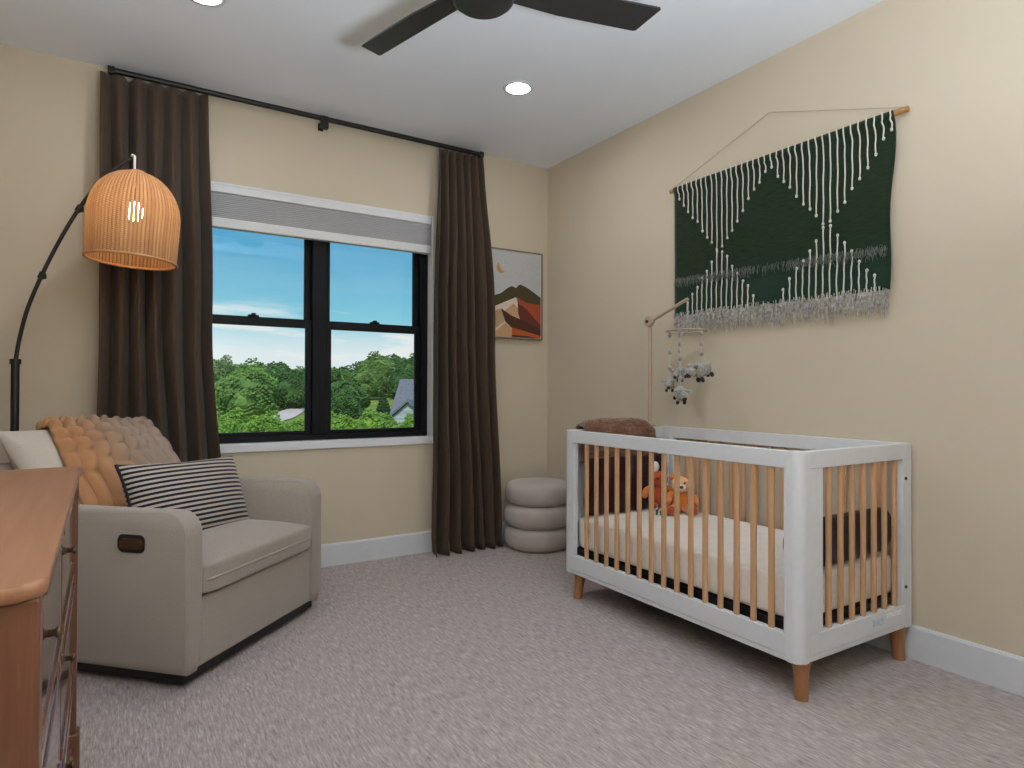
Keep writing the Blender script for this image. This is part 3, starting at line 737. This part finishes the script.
# brown blanket over the far end rail
fp = catmull([(0, 1.417, .60), (0, 1.421, .80), (0, 1.415, .893), (0, 1.388, .938), (0, 1.345, .940), (0, 1.322, .905), (0, 1.312, .86), (0, 1.307, .80), (0, 1.302, .72)], 6)
def fur_fn(u, v):
    p = path_at(fp, v); x = lerp(.075, .590, u)
    n1 = noise.noise(Vector((x*9, v*9, 4))); n2 = noise.noise(Vector((x*40, v*45, 1)))
    e = min(1, min(u, 1-u)/.10)
    top = max(0, (p.z-.88)/.06)
    return (x + .03*(v-.5)*(1 if u > .5 else -1) + .012*n1 - .05*top*(u-.5), p.y-.003*n2 + (.012*n1 if v > .5 else -abs(.012*n1)*-1), p.z + (.010*n1+.002*n2)*(1 if v < .97 else 1) - .035*top*(1-e**.5))
bm = NB(); grid(bm, 70, 64, fur_fn)
bk = obj('crib_blanket', bm, M['fur'], smooth=True); in_crib(bk); s = bk.modifiers.new('t', 'SOLIDIFY'); s.thickness = .016
tag(bk, 'brown faux fur blanket draped over the far end rail of the crib', 'blanket')
def lin_fn(u, v):
    x = lerp(.06, .63, u); z = lerp(.74, .443, v)
    return (x+.01*math.sin(v*6), 1.288-.02*v+.010*math.sin(u*23+v*2)+.006*noise.noise(Vector((x*14, z*14, 2))), z)
bm = NB(); grid(bm, 50, 24, lin_fn); ln_ = obj('dark_lower_sheet', bm, M['maroon'], bk, smooth=True); s = ln_.modifiers.new('t', 'SOLIDIFY'); s.thickness = .012  # darker sheet hanging below the fur, down to the mattress
ln_['label'] = 'dark maroon lower sheet'

# bolster at the near end
def bol_fn(u, v):
    a = 2*PI*u; e = abs(v*2-1)
    r = (1-e**12)**.5 if e < 1 else 0
    return (lerp(.040, .722, v), .080+.040*r*math.copysign(abs(math.cos(a))**.8, math.cos(a))+.006*noise.noise(Vector((v*6, a, 0))), .530+.092*(.9*r+.1)*math.copysign(abs(math.sin(a))**.8, math.sin(a))+.012*noise.noise(Vector((v*4, 2, 1))))
bm = NB(); grid(bm, 32, 40, bol_fn, True); bmesh.ops.holes_fill(bm, edges=[e for e in bm.edges if e.is_boundary], sides=0)
bo = obj('crib_cushion', bm, M['maroon'], smooth=True); in_crib(bo); tag(bo, 'dark brown cushion standing against the near end slats of the crib', 'cushion')

# teddy bear (faces the room and the near end)
tb = empty('teddy_bear', (-.215, -1.545, .445), math.radians(-42), 'orange teddy bear with pale muzzle sitting on the crib mattress', 'stuffed toy')
Rx = lambda a: Matrix.Rotation(math.radians(a), 3, 'X'); Ry = lambda a: Matrix.Rotation(math.radians(a), 3, 'Y'); Rz = lambda a: Matrix.Rotation(math.radians(a), 3, 'Z')
bm = NB(); ball(bm, (0, .01, .062), .055, 3, (1, .9, 1.15), nz=.05)
obj('body', bm, M['orangeplush'], tb, smooth=True)
bm = NB(); ball(bm, (0, -.008, .150), .048, 3, (1.05, .95, .95), nz=.04); hd = obj('head', bm, M['tanplush'], tb, smooth=True)
bm = NB(); ball(bm, (0, -.052, .140), .023, 2, (1.1, .9, .85)); obj('muzzle', bm, M['whiteplush'], hd, smooth=True)
bm = NB(); ball(bm, (0, -.074, .146), .009, 2, (1.2, .8, .9)); obj('nose', bm, M['dark'], hd, smooth=True)
for s_ in (-1, 1):
    bm = NB(); ball(bm, (s_*.018, -.050, .164), .0055, 2); obj('eye', bm, M['dark'], hd, smooth=True)
    bm = NB(); ball(bm, (s_*.040, .0, .190), .019, 2, (1, .5, 1)); obj('ear', bm, M['orangeplush'], hd, smooth=True)
    bm = NB(); tube(bm, catmull([(s_*.040, 0, .100), (s_*.066, -.025, .080), (s_*.068, -.055, .058), (s_*.062, -.062, .052)], 5), [.020]*5+[.021]*5+[.022]*4+[.017, .008], 12); obj('arm', bm, M['orangeplush'], tb, smooth=True)
    bm = NB(); tube(bm, catmull([(s_*.028, -.02, .028), (s_*.045, -.06, .024), (s_*.055, -.095, .026), (s_*.057, -.106, .030)], 5), [.024]*5+[.024]*5+[.026]*4+[.022, .010], 12); obj('leg', bm, M['orangeplush'], tb, smooth=True)
    bm = NB(); ball(bm, (s_*.057, -.114, .031), .021, 2, (1, .3, 1)); obj('foot_pad', bm, M['redplush'], tb, smooth=True)

# second soft toy behind
t2 = empty('soft_toy', (-.235, -1.402, .445), math.radians(-30), 'red-orange soft toy with a white tuft between brown blanket and teddy bear', 'stuffed toy')
bm = NB(); ball(bm, (0, 0, .068), .052, 3, (1, .85, 1.3), nz=.06); obj('body', bm, M['redplush'], t2, smooth=True)
bm = NB(); ball(bm, (0, -.01, .165), .047, 3, (1.1, .9, .95), nz=.05); h2 = obj('head', bm, M['redplush'], t2, smooth=True)
bm = NB(); ball(bm, (-.020, -.012, .232), .026, 2, (.8, .7, 1.2), nz=.2); obj('tuft', bm, M['whiteplush'], h2, smooth=True)
for s_ in (-1, 1):
    bm = NB(); ball(bm, (s_*.018, -.052, .172), .006, 2); obj('eye', bm, M['dark'], h2, smooth=True)
    bm = NB(); tube(bm, catmull([(s_*.035, -.01, .115), (s_*.075, -.03, .105), (s_*.090, -.045, .065)], 5), [.017]*9+[.015, .008], 12); obj('arm', bm, M['orangeplush'], t2, smooth=True)
    bm = NB(); tube(bm, catmull([(s_*.025, -.02, .020), (s_*.04, -.06, .020), (s_*.045, -.085, .022)], 5), [.019]*9+[.016, .008], 12); obj('leg', bm, M['redplush'], t2, smooth=True)
# small striped book
t3 = empty('board_book', (-.325, -1.515, .443), math.radians(35), 'small black and white striped board book lying beside the teddy bear', 'book')
t = NT('striped_cover'); v = t.coords(); sx = t.add('ShaderNodeSeparateXYZ'); t.link(v, sx.inputs[0])
t.col(t.mix(t.math('GREATER_THAN', t.math('FRACT', t.math('MULTIPLY', sx.outputs[1], 45)), .5), (.65, .62, .56), (.03, .04, .03))); t.set(.6)
bm = NB(); box(bm, -.045, .045, -.035, .035, .0, .004, .001); box(bm, -.045, .045, -.035, .035, .020, .024, .001); box(bm, -.045, -.041, -.035, .035, 0, .024, .001); obj('cover', bm, t.m, t3)
bm = NB(); box(bm, -.041, .042, -.032, .032, .004, .020); obj('pages', bm, M['whiteplush'], t3)

# ------------------------------------------------------------------ crib mobile
MX, MY = -.152, -1.250
mb = empty('crib_mobile', (MX, MY, .80), 0, 'wooden crib mobile with grey plush animals hanging over the crib', 'crib mobile')
Z = lambda z: z-.80
bm = NB(); tube(bm, [(0, 0, Z(.90)), (0, 0, Z(1.49))], .0115, 14); obj('post', bm, M['mobwood'], mb, smooth=True, angle=40)
bm = NB(); box(bm, -.016, .016, -.030, .036, Z(.890), Z(.903), .004); box(bm, -.016, .016, .028, .038, Z(.80), Z(.895), .004); obj('clamp', bm, M['mobwood'], mb)
bm = NB(); lathe(bm, [(0, -.016), (.028, -.016), (.031, -.012), (.031, .012), (.028, .016), (0, .016)], 24)
for v in bm.verts: v.co = Vector((-.006+v.co.z, v.co.x, Z(1.503)+v.co.y))
kn = obj('pivot_knob', bm, M['mobwood'], mb, angle=40)
bm = NB(); lathe(bm, [(0, 0), (.009, 0), (.009, .010), (0, .012)], 16)
for v in bm.verts: v.co = Vector((-.020-v.co.z, v.co.x, Z(1.503)+v.co.y))
obj('screw', bm, M['bronze'], kn, angle=40)
ae = Vector((0, -.288, Z(1.602)))
bm = NB(); tube(bm, [(0, .0, Z(1.503)), ae], .0095, 12); obj('arm', bm, M['mobwood'], mb, smooth=True, angle=40)
rc = Vector((0, -.283, Z(1.428)))
bm = NB(); tube(bm, [ae-Vector((0, -.006, 0)), rc+Vector((0, 0, .005))], .0018, 6)
for k in range(3):
    a = 2*PI*k/3+.5; tube(bm, [rc+Vector((0, 0, .06)), rc+Vector((.11*math.cos(a), .11*math.sin(a), 0))], .0012, 5)
obj('hanging_thread', bm, M['thread'], mb)
bm = NB(); ringtube(bm, (rc.x, rc.y),   .11, rc.z, .0042, 48, 8); obj('hoop', bm, M['mobwood'], mb, smooth=True)
def animal(dx, dy, zc, rz_, sc):
    a = Matrix.Translation((rc.x+dx, rc.y+dy, Z(zc))) @ Matrix.Rotation(rz_, 4, 'Z') @ Matrix.Rotation(math.radians(28), 4, 'X') @ Matrix.Scale(sc, 4)
    def T(bm):
        for v in bm.verts: v.co = a @ v.co
        return bm
    bm = NB(); ball(bm, (0, 0, 0), .034, 3, (.9, 1.35, .95), nz=.22, nf=14)
    for s_ in (-1, 1): ball(bm, (s_*.026, -.028, .030), .014, 2, (1.5, .6, .6), nz=.1)
    ball(bm, (0, -.045, .012), .022, 2, (1, 1, 1), nz=.12); b = obj('plush_animal', T(bm), M['greyplush'], mb, smooth=True)
    bm = NB(); ball(bm, (0, -.062, .004), .013, 2, (.9, .9, .9)); obj('dark_snout', T(bm), M['dark'], b, smooth=True)
    for sx_ in (-1, 1):
        for sy_ in (-1, 1):
            bm = NB(); ball(bm, (sx_*.017, sy_*.024, -.036), .009, 2, (1, 1, 1.3)); obj('dark_foot', T(bm), M['dark'], b, smooth=True)
    return b
for dx, dy, zc, rz_, sc, nb in ((-.02, .108, 1.143, -.9, .95, 3), (.05, .098, 1.200, -1.3, .95, 4), (-.01, -.109, 1.215, -1.9, 1.30, 3), (-.08, -.03, 1.085, -.5, 1.1, 2)):
    bm = NB(); tube(bm, [(rc.x+dx, rc.y+dy, rc.z), (rc.x+dx, rc.y+dy, Z(zc+.02))], .0013, 5); s_ = obj('string', bm, M['thread'], mb)
    for k in range(nb):
        z = lerp(rc.z-.018, Z(zc)+.085, k/(nb-1)) - .004*(k % 2)
        bm = NB(); ball(bm, (rc.x+dx, rc.y+dy, z), .0125, 2, (.9, .9, 1.15), nz=.08); obj('bead', bm, M['greybead'], s_, smooth=True)
    animal(dx, dy, zc, rz_, sc)

# ------------------------------------------------------------------ wall hanging
TY0, TY1, TZ, TB = -1.322, -2.560, 2.277, 1.535
wh = empty('wall_hanging', (-.022, (TY0+TY1)/2, 0), 0, 'dark green woven wall hanging with white cords and grey fringe on the right wall', 'wall hanging')
yc = (TY0+TY1)/2; WL = TY0-TY1
bm = NB(); tube(bm, [(0, .655, TZ), (0, -.672, TZ)], .0125, 14); obj('dowel', bm, M['dowel'], wh, angle=40)
def fab_x(y, z): return .0 - .004*math.sin(y*9) * (TZ-z) + .004*noise.noise(Vector((y*3, z*3, 0)))
bm = NB()
def fab_fn(u, v):
    sg = .01*math.sin(u*7)*v
    y = lerp(WL/2, -WL/2+.022*smooth01(v), u) ; z = lerp(TZ+.010, TB, v)
    return (fab_x(y, z)-(.013*(1-smooth01(v*14))), y - (.006*math.sin(v*9) if u > .9 else 0), z)
grid(bm, 60, 40, fab_fn)
fb = obj('woven_panel', bm, M['weave'], wh, smooth=True); s = fb.modifiers.new('t', 'SOLIDIFY'); s.thickness = .005
# cords
NC = 36; cm = 1.868
rnd = random.Random(5)
def cord(y, za, zb, knot, jog=0.0):
    bm = NB(); n = 8; pts = []
    for i in range(n+1):
        z = lerp(za, zb, i/n); yy = y + .0015*math.sin(i*1.7+y*40) + jog*smooth01((1.70-z)/.06)
        pts.append((fab_x(yy, z)-.010-(.012 if z > TZ-.03 else 0), yy, z))
    tube(bm, pts, .0032, 6)
    p = pts[knot]; ball(bm, p, .0070, 1, (1, 1, 1.35)); return obj('cord', bm, M['cord'], wh, smooth=True)
for i in range(NC):
    y = WL/2-.042-(WL-.050)*i/(NC-1)
    k = i % 18; d = abs(k-8.5)             # 0.5 .. 8.5
    L = lerp(.405, .062, (d-.5)/8.0)
    cord(y, TZ+.014, TZ-L-rnd.uniform(-.01, .01), -1)
    if d <= 6.6:
        L2 = lerp(cm-TB-.012, .06, (d-.5)/6.0)
        cord(y, TB+L2+rnd.uniform(-.01, .01), TB-.006, 0, -.006*(1 if k % 2 else -1)*0+.004)
# fuzzy woven row and fringe
bm = NB()
for i in range(520):
    y = lerp(WL/2-.01, -WL/2+.03, i/519)+rnd.uniform(-.004, .004)
    if abs(y+.02) < .10 and rnd.random() < .55: continue
    z = 1.752-.03*((i/519))+rnd.uniform(-.010, .010); l = rnd.uniform(.02, .055)
    x = fab_x(y, z)-.008
    tube(bm, [(x, y, z), (x-.007, y+rnd.uniform(-.005, .005), z-l*.5), (x-.003, y+rnd.uniform(-.008, .008), z-l)], .0011, 4, False)
obj('tufted_row', bm, M['fuzz'], wh)
bm = NB()
for i in range(380):
    y = lerp(WL/2-.004, -WL/2+.026, i/379)+rnd.uniform(-.003, .003); z = TB+rnd.uniform(-.012, .022); l = rnd.uniform(.075, .12)
    x = fab_x(y, z)-.006-rnd.random()*.008
    dy = rnd.uniform(-.016, .016)
    tube(bm, [(x, y, z), (x-.004, y+dy*.4, z-l*.5), (x+rnd.uniform(-.004, .006), y+dy, z-l)], [.0020, .0018, .0010], 4, False)
obj('fringe', bm, M['fringe'], wh)
bm = NB(); tube(bm, [(0, .640, TZ+.012), (.008, -.008, 2.508), (0, -.655, TZ+.012)], .0022, 6)
for y in (.640, -.655): ringtube(bm, (0, y), .013, TZ, .002, 12, 5)
obj('hanging_cord', bm, M['hangcord'], wh)

# ------------------------------------------------------------------ ceiling fan
fn_ = empty('ceiling_fan', (-1.738, -2.06, H), 0, 'black three-blade ceiling fan hanging from the centre of the ceiling', 'ceiling fan')
bm = NB(); lathe(bm, [(0, 0), (.07, 0), (.07, -.03), (.05, -.055), (0, -.058)], 32); obj('canopy', bm, M['fan'], fn_, angle=40)
bm = NB(); tube(bm, [(0, 0, -.05), (0, 0, -.22)], .014, 14); obj('downrod', bm, M['fan'], fn_, angle=40)
bm = NB(); lathe(bm, [(0, -.205), (.06, -.21), (.105, -.235), (.112, -.265), (.112, -.320), (.106, -.347), (.090, -.360), (0, -.364)], 40); obj('motor_housing', bm, M['fan'], fn_, smooth=True, angle=60)
for k in range(3):
    a = math.radians(106-120*k)
    R = Matrix.Rotation(a, 4, 'Z') @ Matrix.Translation((0, 0, -.290)) @ Matrix.Rotation(math.radians(-11), 4, 'X')
    bm = NB(); poly = [(.07, -.050), (.66, -.062), (.668, -.054), (.628, .062), (.616, .068), (.30, .066), (.07, .048)]
    prism(bm, poly, 2, -.004, .004, .002, 1)
    for v in bm.verts: v.co = R @ v.co
    obj('blade', bm, M['fan'], fn_, angle=40)

# ------------------------------------------------------------------ recessed lights
lab = {0: 'round recessed ceiling light between the fan and the far right corner', 1: 'round recessed ceiling light above the window side of the armchair'}
for i, (x, y) in enumerate(((-.899, -.978), (-2.49, -.965))):
    e = empty('recessed_light', (x, y, H), 0, lab.get(i, 'round recessed ceiling light on the room side of the fan'), 'ceiling light', 'recessed ceiling lights')
    bm = NB(); lathe(bm, [(.063, -.001), (.065, -.006), (.085, -.004), (.087, .0), (.063, .0)], 40); obj('trim_ring', bm, M['trim'], e, smooth=True)
    bm = NB(); lathe(bm, [(0, -.0045), (.064, -.004), (.064, -.001), (0, -.001)], 40); obj('lens', bm, M['canlens'], e)

# added fill light on a lamp-shaped stand, unseen behind the viewpoint: washes the ceiling
tl_ = empty('added_uplight', (-2.25, -4.07, 0), 0, 'added fill light on a black stand, unseen behind the viewpoint', 'floor lamp')
bm = NB(); lathe(bm, [(0, 0), (.14, 0), (.145, .008), (.14, .02), (.03, .026), (.014, .05), (0, .05)], 32); obj('base', bm, M['blackmetal'], tl_, angle=40)
bm = NB(); tube(bm, [(0, 0, .04), (0, 0, 1.04)], .0125, 12); obj('pole', bm, M['blackmetal'], tl_, angle=40)
bm = NB(); lathe(bm, [(0, 1.035), (.04, 1.035), (.17, 1.075), (.235, 1.135), (.24, 1.145), (.232, 1.141), (.168, 1.085), (.04, 1.048), (0, 1.048)], 36); obj('bowl_shade', bm, M['blackmetal'], tl_, angle=40)
td = bpy.data.lights.new('uplight_fill', 'AREA'); td.shape = 'DISK'; td.size = .40; td.spread = math.radians(160); td.energy = FILL_W; td.color = (.79, .895, 1.0)
to = bpy.data.objects.new('uplight_fill', td); COL.objects.link(to); to.parent = tl_; to.location = (0, 0, 1.115); to.rotation_euler = (PI, 0, 0)

# ------------------------------------------------------------------ outdoors
def gz(x, y):
    r = (x+2.8)/(y+4.0)
    z = -3.2 + .018*max(0, y-18) + 2.2*smooth01((y-85)/90) - (2.2*smooth01((.36-r)/.10) + 2.2*math.exp(-((r-.275)/.05)**2))*smooth01((y-85)/50) + 2.6*smooth01((r-.36)/.12)*smooth01((y-95)/60)
    return z + .5*noise.noise(Vector((x*.03, y*.03, 0)))
bm = NB(); grid(bm, 210, 200, lambda u, v: (lerp(-90, 160, u), lerp(3, 240, v), gz(lerp(-90, 160, u), lerp(3, 240, v))))
tag(obj('terrain', bm, M['meadow'], smooth=True), kind='structure')
bm = NB()
rp = catmull([(9.5, 62, 0), (13.4, 71, 0), (15.6, 77, 0), (18.2, 84, 0), (23, 92, 0)], 8)
def road_fn(u, v):
    i = min(len(rp)-2, int(u*(len(rp)-1))); p = rp[i].lerp(rp[i+1], u*(len(rp)-1)-i); t_ = (rp[i+1]-rp[i]).normalized(); n_ = Vector((-t_.y, t_.x, 0))
    q = p + n_*(v-.5)*2.8; return (q.x, q.y, gz(q.x, q.y)+.10)
grid(bm, 33, 5, road_fn); tag(obj('road', bm, M['road'], smooth=True), kind='structure')

def crown_bm(rx, rz, n, clump, seed, rough=.35):
    rnd = random.Random(seed); bm = NB()
    random.seed(seed)
    for i in range(n):
        z = 1-2*(i+.5)/n; a = i*2.39996; r = math.sqrt(1-z*z)
        d = Vector((r*math.cos(a), r*math.sin(a), z))
        k = 1 + rough*noise.noise(d*1.9+Vector((seed, 0, 0))) + rnd.uniform(-.10, .06)
        if z < -.55: k *= .8
        p = Vector((d.x*rx*k, d.y*rx*k, d.z*rz*k))
        ball(bm, p, clump*rnd.uniform(.7, 1.3), 1, (rnd.uniform(.8, 1.3), rnd.uniform(.8, 1.3), rnd.uniform(.6, .95)), Rz(rnd.uniform(0, 180)), nz=.45, nf=7)
    ball(bm, (0, 0, 0), .86, 3, (rx, rx, rz), nz=.2)
    return bm
def trunk_bm(h, r):
    bm = NB(); tube(bm, [(0, 0, -h), (r*.3, 0, -h*.5), (0, 0, 0)], [r, r*.8, r*.6], 8)
    for k in range(4):
        a = k*1.7; tube(bm, [(0, 0, -h*.35), (math.cos(a)*h*.25, math.sin(a)*h*.25, 0)], [r*.4, r*.2], 6)
    return bm
protos = []
for k, (mat, sd) in enumerate((('leaf0', 11), ('leaf1', 23), ('leaf2', 37), ('leaf0', 51), ('leaf1', 67))):
    r = empty('leafy_tree', (0, 0, 0))
    obj('crown', crown_bm(1.0, .95, 1500, .056, sd, .55), M[mat], r); obj('trunk', trunk_bm(1.5, .09), M['bark'], r)
    protos.append(r)
used = set()
def tree(k, x, y, s, h, label, group, sink=0):
    global used
    if k in used: r = copy_tree(protos[k])
    else: r = protos[k]; used.add(k)
    r.location = (x, y, gz(x, y)+h-s*.9-sink); r.scale = (s, s, s*1.0); r.rotation_euler = (0, 0, random.uniform(0, 6.28))
    tag(r, label, 'tree', group); return r
rt = random.Random(4)
for row, y0 in enumerate((100, 110, 121, 133, 146, 160)):
    x = -12 + rt.uniform(0, 4)
    while x < .62*y0+6:
        yy = y0+rt.uniform(-4, 4); r_ = (x+2.8)/(yy+4)
        s = rt.uniform(3.0, 4.4) if y0 > 125 else rt.uniform(2.3, 3.2)
        if not (.325 < r_ < .42 and yy < 112):
            tree(rt.choice((0, 1, 1, 3, 4, 4)), x, yy, s, s*1.85, 'dense green tree in the wood covering the far hillside', 'trees on the far hillside')
        x += s*rt.uniform(1.15, 1.6)
for (x, y, s, k) in ((7.0, 52, 2.55, 0), (4.2, 60, 2.9, 3), (10.2, 66, 2.6, 0)):
    pass
tree(0, 7.1, 56, 2.45, 4.7, 'large round light-green tree seen through the left half of the window', None)
tree(3, 4.0, 66, 3.0, 6.0, 'green tree at the left edge of the window behind the round tree', None)
tree(2, 12.2, 84, 2.9, 5.2, 'pale green tree standing before the dark wood left of the mullion', None)
tree(1, 18.6, 88, 2.6, 4.6, 'dark green tree beside the pale road', None)
tree(4, 16.2, 56, 2.1, 3.9, 'deep green tree just right of the window mullion', None)
tree(1, 21.5, 82, 2.9, 5.0, 'deep green tree at the near edge of the meadow', None)
tree(2, 26.5, 100, 3.2, 5.6, 'light green tree at the top left of the meadow', None)
for i in range(16):
    x = -2.2+i*.80+rt.uniform(-.2, .2); y = 22.5+rt.uniform(-1.5, 2.0)
    s = rt.uniform(.75, 1.05); b = copy_tree(protos[2]); b.name = 'bush'
    b.scale = (s, s, s*.95); b.location = (x, y, -.95+rt.uniform(-.16, .16)-.10); b.rotation_euler = (0, 0, rt.uniform(0, 6))
    for ch in list(b.children):
        if ch.name.startswith('crown'): ch.name = 'foliage'
        else: ch.name = 'stem'
    tag(b, 'bright green bush in the row just below the window view', 'bush', 'bushes below the window')
# conifer near the house
cf = empty('conifer_tree', (21.4, 60, gz(21.4, 60)), 0, 'small dark conifer on the meadow left of the grey house', 'tree')
bm = NB()
for i in range(9):
    z = .5+i*.30; r = (1-i/9.3)*1.05
    for k in range(12):
        a = k*PI/6+i*.4; ball(bm, (r*.7*math.cos(a), r*.7*math.sin(a), z), .30*(1-.05*i), 1, (1.3, 1.3, .8), nz=.4)
ball(bm, (0, 0, 1.6), .5, 2, (1, 1, 2.6)); obj('foliage', bm, M['leaf3'], cf)
bm = NB(); tube(bm, [(0, 0, -.6), (0, 0, 1)], .12, 8); obj('trunk', bm, M['bark'], cf)

# grey house
hs = empty('house', (19.6, 41.5, -3.55), -.62, 'grey house with shingled gable roof at the right edge of the window', 'house')
bm = NB(); box(bm, -3.6, 4.2, -2.6, 4.0, 0, 2.6); prism(bm, [(-2.6, 2.6), (4.0, 2.6), (.7, 5.1)], 0, -3.5, 4.1); obj('walls', bm, M['siding'], hs)
bm = NB()
prism(bm, [(-3.0, 2.25), (-3.0, 2.43), (.7, 5.42), (.7, 5.22)], 0, -3.85, 4.4); prism(bm, [(4.4, 2.25), (4.4, 2.43), (.7, 5.42), (.7, 5.22)], 0, -3.85, 4.4); obj('roof', bm, M['roof'], hs)
bm = NB(); box(bm, -3.3, -.9, -4.2, -2.6, 0, 2.55); prism(bm, [(-3.3, 2.55), (-.9, 2.55), (-2.1, 3.6)], 1, -4.2, -1.6); pg_ = obj('porch_gable', bm, M['siding'], hs)
bm = NB(); prism(bm, [(-3.65, 2.35), (-3.65, 2.51), (-2.1, 3.85), (-2.1, 3.67)], 1, -4.45, -1.2); prism(bm, [(-.55, 2.35), (-.55, 2.51), (-2.1, 3.85), (-2.1, 3.67)], 1, -4.45, -1.2); obj('gable_roof', bm, M['roof'], pg_)
for x in (-2.9, -2.0):
    bm = NB(); box(bm, x, x+.7, -4.23, -4.15, .8, 1.9, .02); obj('house_window', bm, M['housewin'], hs)

# ------------------------------------------------------------------ world, sun, camera
w = bpy.data.worlds.new('sky'); SC.world = w; w.use_nodes = True
n = w.node_tree.nodes; L = w.node_tree.links; n.clear()
tc = n.new('ShaderNodeTexCoord'); sp = n.new('ShaderNodeSeparateXYZ'); L.new(tc.outputs['Generated'], sp.inputs[0])
r = n.new('ShaderNodeValToRGB'); e = r.color_ramp.elements
stops = [(0.0, (.68, .82, .86)), (.05, (.48, .76, .85)), (.11, (.24, .60, .76)), (.19, (.10, .41, .66)), (.40, (.06, .27, .60)), (1.0, (.05, .20, .50))]
while len(e) < len(stops): e.new(.5)
for el, (p, c) in zip(e, stops): el.position = p; el.color = (*c, 1)
L.new(sp.outputs[2], r.inputs[0])
mp = n.new('ShaderNodeMapping'); mp.inputs['Scale'].default_value = (1.0, 1.0, 7.0); mp.inputs['Location'].default_value = (.55, .2, .1); L.new(tc.outputs['Generated'], mp.inputs[0])
nz = n.new('ShaderNodeTexNoise'); nz.inputs['Scale'].default_value = 3.2; nz.inputs['Detail'].default_value = 7; nz.inputs['Roughness'].default_value = .58; L.new(mp.outputs[0], nz.inputs[0])
cm_ = n.new('ShaderNodeValToRGB'); ce = cm_.color_ramp.elements; ce[0].position = .46; ce[0].color = (0, 0, 0, 1); ce[1].position = .58; ce[1].color = (1, 1, 1, 1); L.new(nz.outputs[0], cm_.inputs[0])
fall = n.new('ShaderNodeValToRGB'); fe = fall.color_ramp.elements
for p_ in (.5, .5, .5): fe.new(p_)
for el, (p, c) in zip(fe, [(0.0, 1.0), (.075, 1.0), (.115, .75), (.135, .05), (1.0, .25)]): el.position = p; el.color = (c, c, c, 1)
L.new(sp.outputs[2], fall.inputs[0])
mu = n.new('ShaderNodeMath'); mu.operation = 'MULTIPLY'; L.new(cm_.outputs[0], mu.inputs[0]); L.new(fall.outputs[0], mu.inputs[1])
lb = n.new('ShaderNodeMapRange'); lb.inputs[1].default_value = .10; lb.inputs[2].default_value = .05; lb.inputs[3].default_value = 0; lb.inputs[4].default_value = .8; L.new(sp.outputs[2], lb.inputs[0])
ad = n.new('ShaderNodeMath'); ad.operation = 'MAXIMUM'; L.new(mu.outputs[0], ad.inputs[0])
ml = n.new('ShaderNodeMath'); ml.operation = 'MULTIPLY'; nr = n.new('ShaderNodeMapRange'); nr.inputs[1].default_value = .27; nr.inputs[2].default_value = .44; L.new(nz.outputs[0], nr.inputs[0]); L.new(nr.outputs[0], ml.inputs[0]); L.new(lb.outputs[0], ml.inputs[1]); L.new(ml.outputs[0], ad.inputs[1])
mx = n.new('ShaderNodeMix'); mx.data_type = 'RGBA'; L.new(ad.outputs[0], mx.inputs[0]); L.new(r.outputs[0], mx.inputs[6]); mx.inputs[7].default_value = (.86, .88, .90, 1)
bg = n.new('ShaderNodeBackground'); bg.inputs[1].default_value = SKY_E; L.new(mx.outputs[2], bg.inputs[0])
ow = n.new('ShaderNodeOutputWorld'); L.new(bg.outputs[0], ow.inputs[0])

sd = bpy.data.lights.new('sun', 'SUN'); sd.energy = SUN_E; sd.angle = .01; sd.color = (1, .96, .88)
so = bpy.data.objects.new('sun', sd); COL.objects.link(so)
so.rotation_euler = Vector((.35, .62, -.85)).to_track_quat('-Z', 'Y').to_euler()

pd = bpy.data.lights.new('window_portal', 'AREA'); pd.shape = 'RECTANGLE'; pd.size = WX1-WX0; pd.size_y = WZ1-WZ0; pd.cycles.is_portal = True
po = bpy.data.objects.new('window_portal', pd); COL.objects.link(po); po.location = ((WX0+WX1)/2, .17, (WZ0+WZ1)/2); po.rotation_euler = (math.radians(-90), 0, 0)

cx, cy, cz, yaw, pitch, roll, f = -2.8109, -3.9624, 1.1077, .5616, .0076, .0034, 634.76
fw = Vector((math.sin(yaw)*math.cos(pitch), math.cos(yaw)*math.cos(pitch), math.sin(pitch))); r0 = Vector((math.cos(yaw), -math.sin(yaw), 0)); u0 = r0.cross(fw)
r1 = r0*math.cos(roll)+u0*math.sin(roll); u1 = -r0*math.sin(roll)+u0*math.cos(roll)
cd = bpy.data.cameras.new('camera'); cd.sensor_width = 36; cd.lens = f/1024*36; cd.clip_start = .02; cd.clip_end = 600
co = bpy.data.objects.new('camera', cd); COL.objects.link(co)
co.matrix_world = Matrix(((r1.x, u1.x, -fw.x, cx), (r1.y, u1.y, -fw.y, cy), (r1.z, u1.z, -fw.z, cz), (0, 0, 0, 1)))
SC.camera = co
SC.view_settings.view_transform = 'Standard'; SC.view_settings.look = 'None'; SC.view_settings.gamma = 1.0; SC.view_settings.use_curve_mapping = False
SC.view_settings.exposure = 0.0
SC.cycles.use_denoising = True
SC.cycles.max_bounces = 10; SC.cycles.diffuse_bounces = 6; SC.cycles.transparent_max_bounces = 24
SC.cycles.sample_clamp_indirect = 6.0
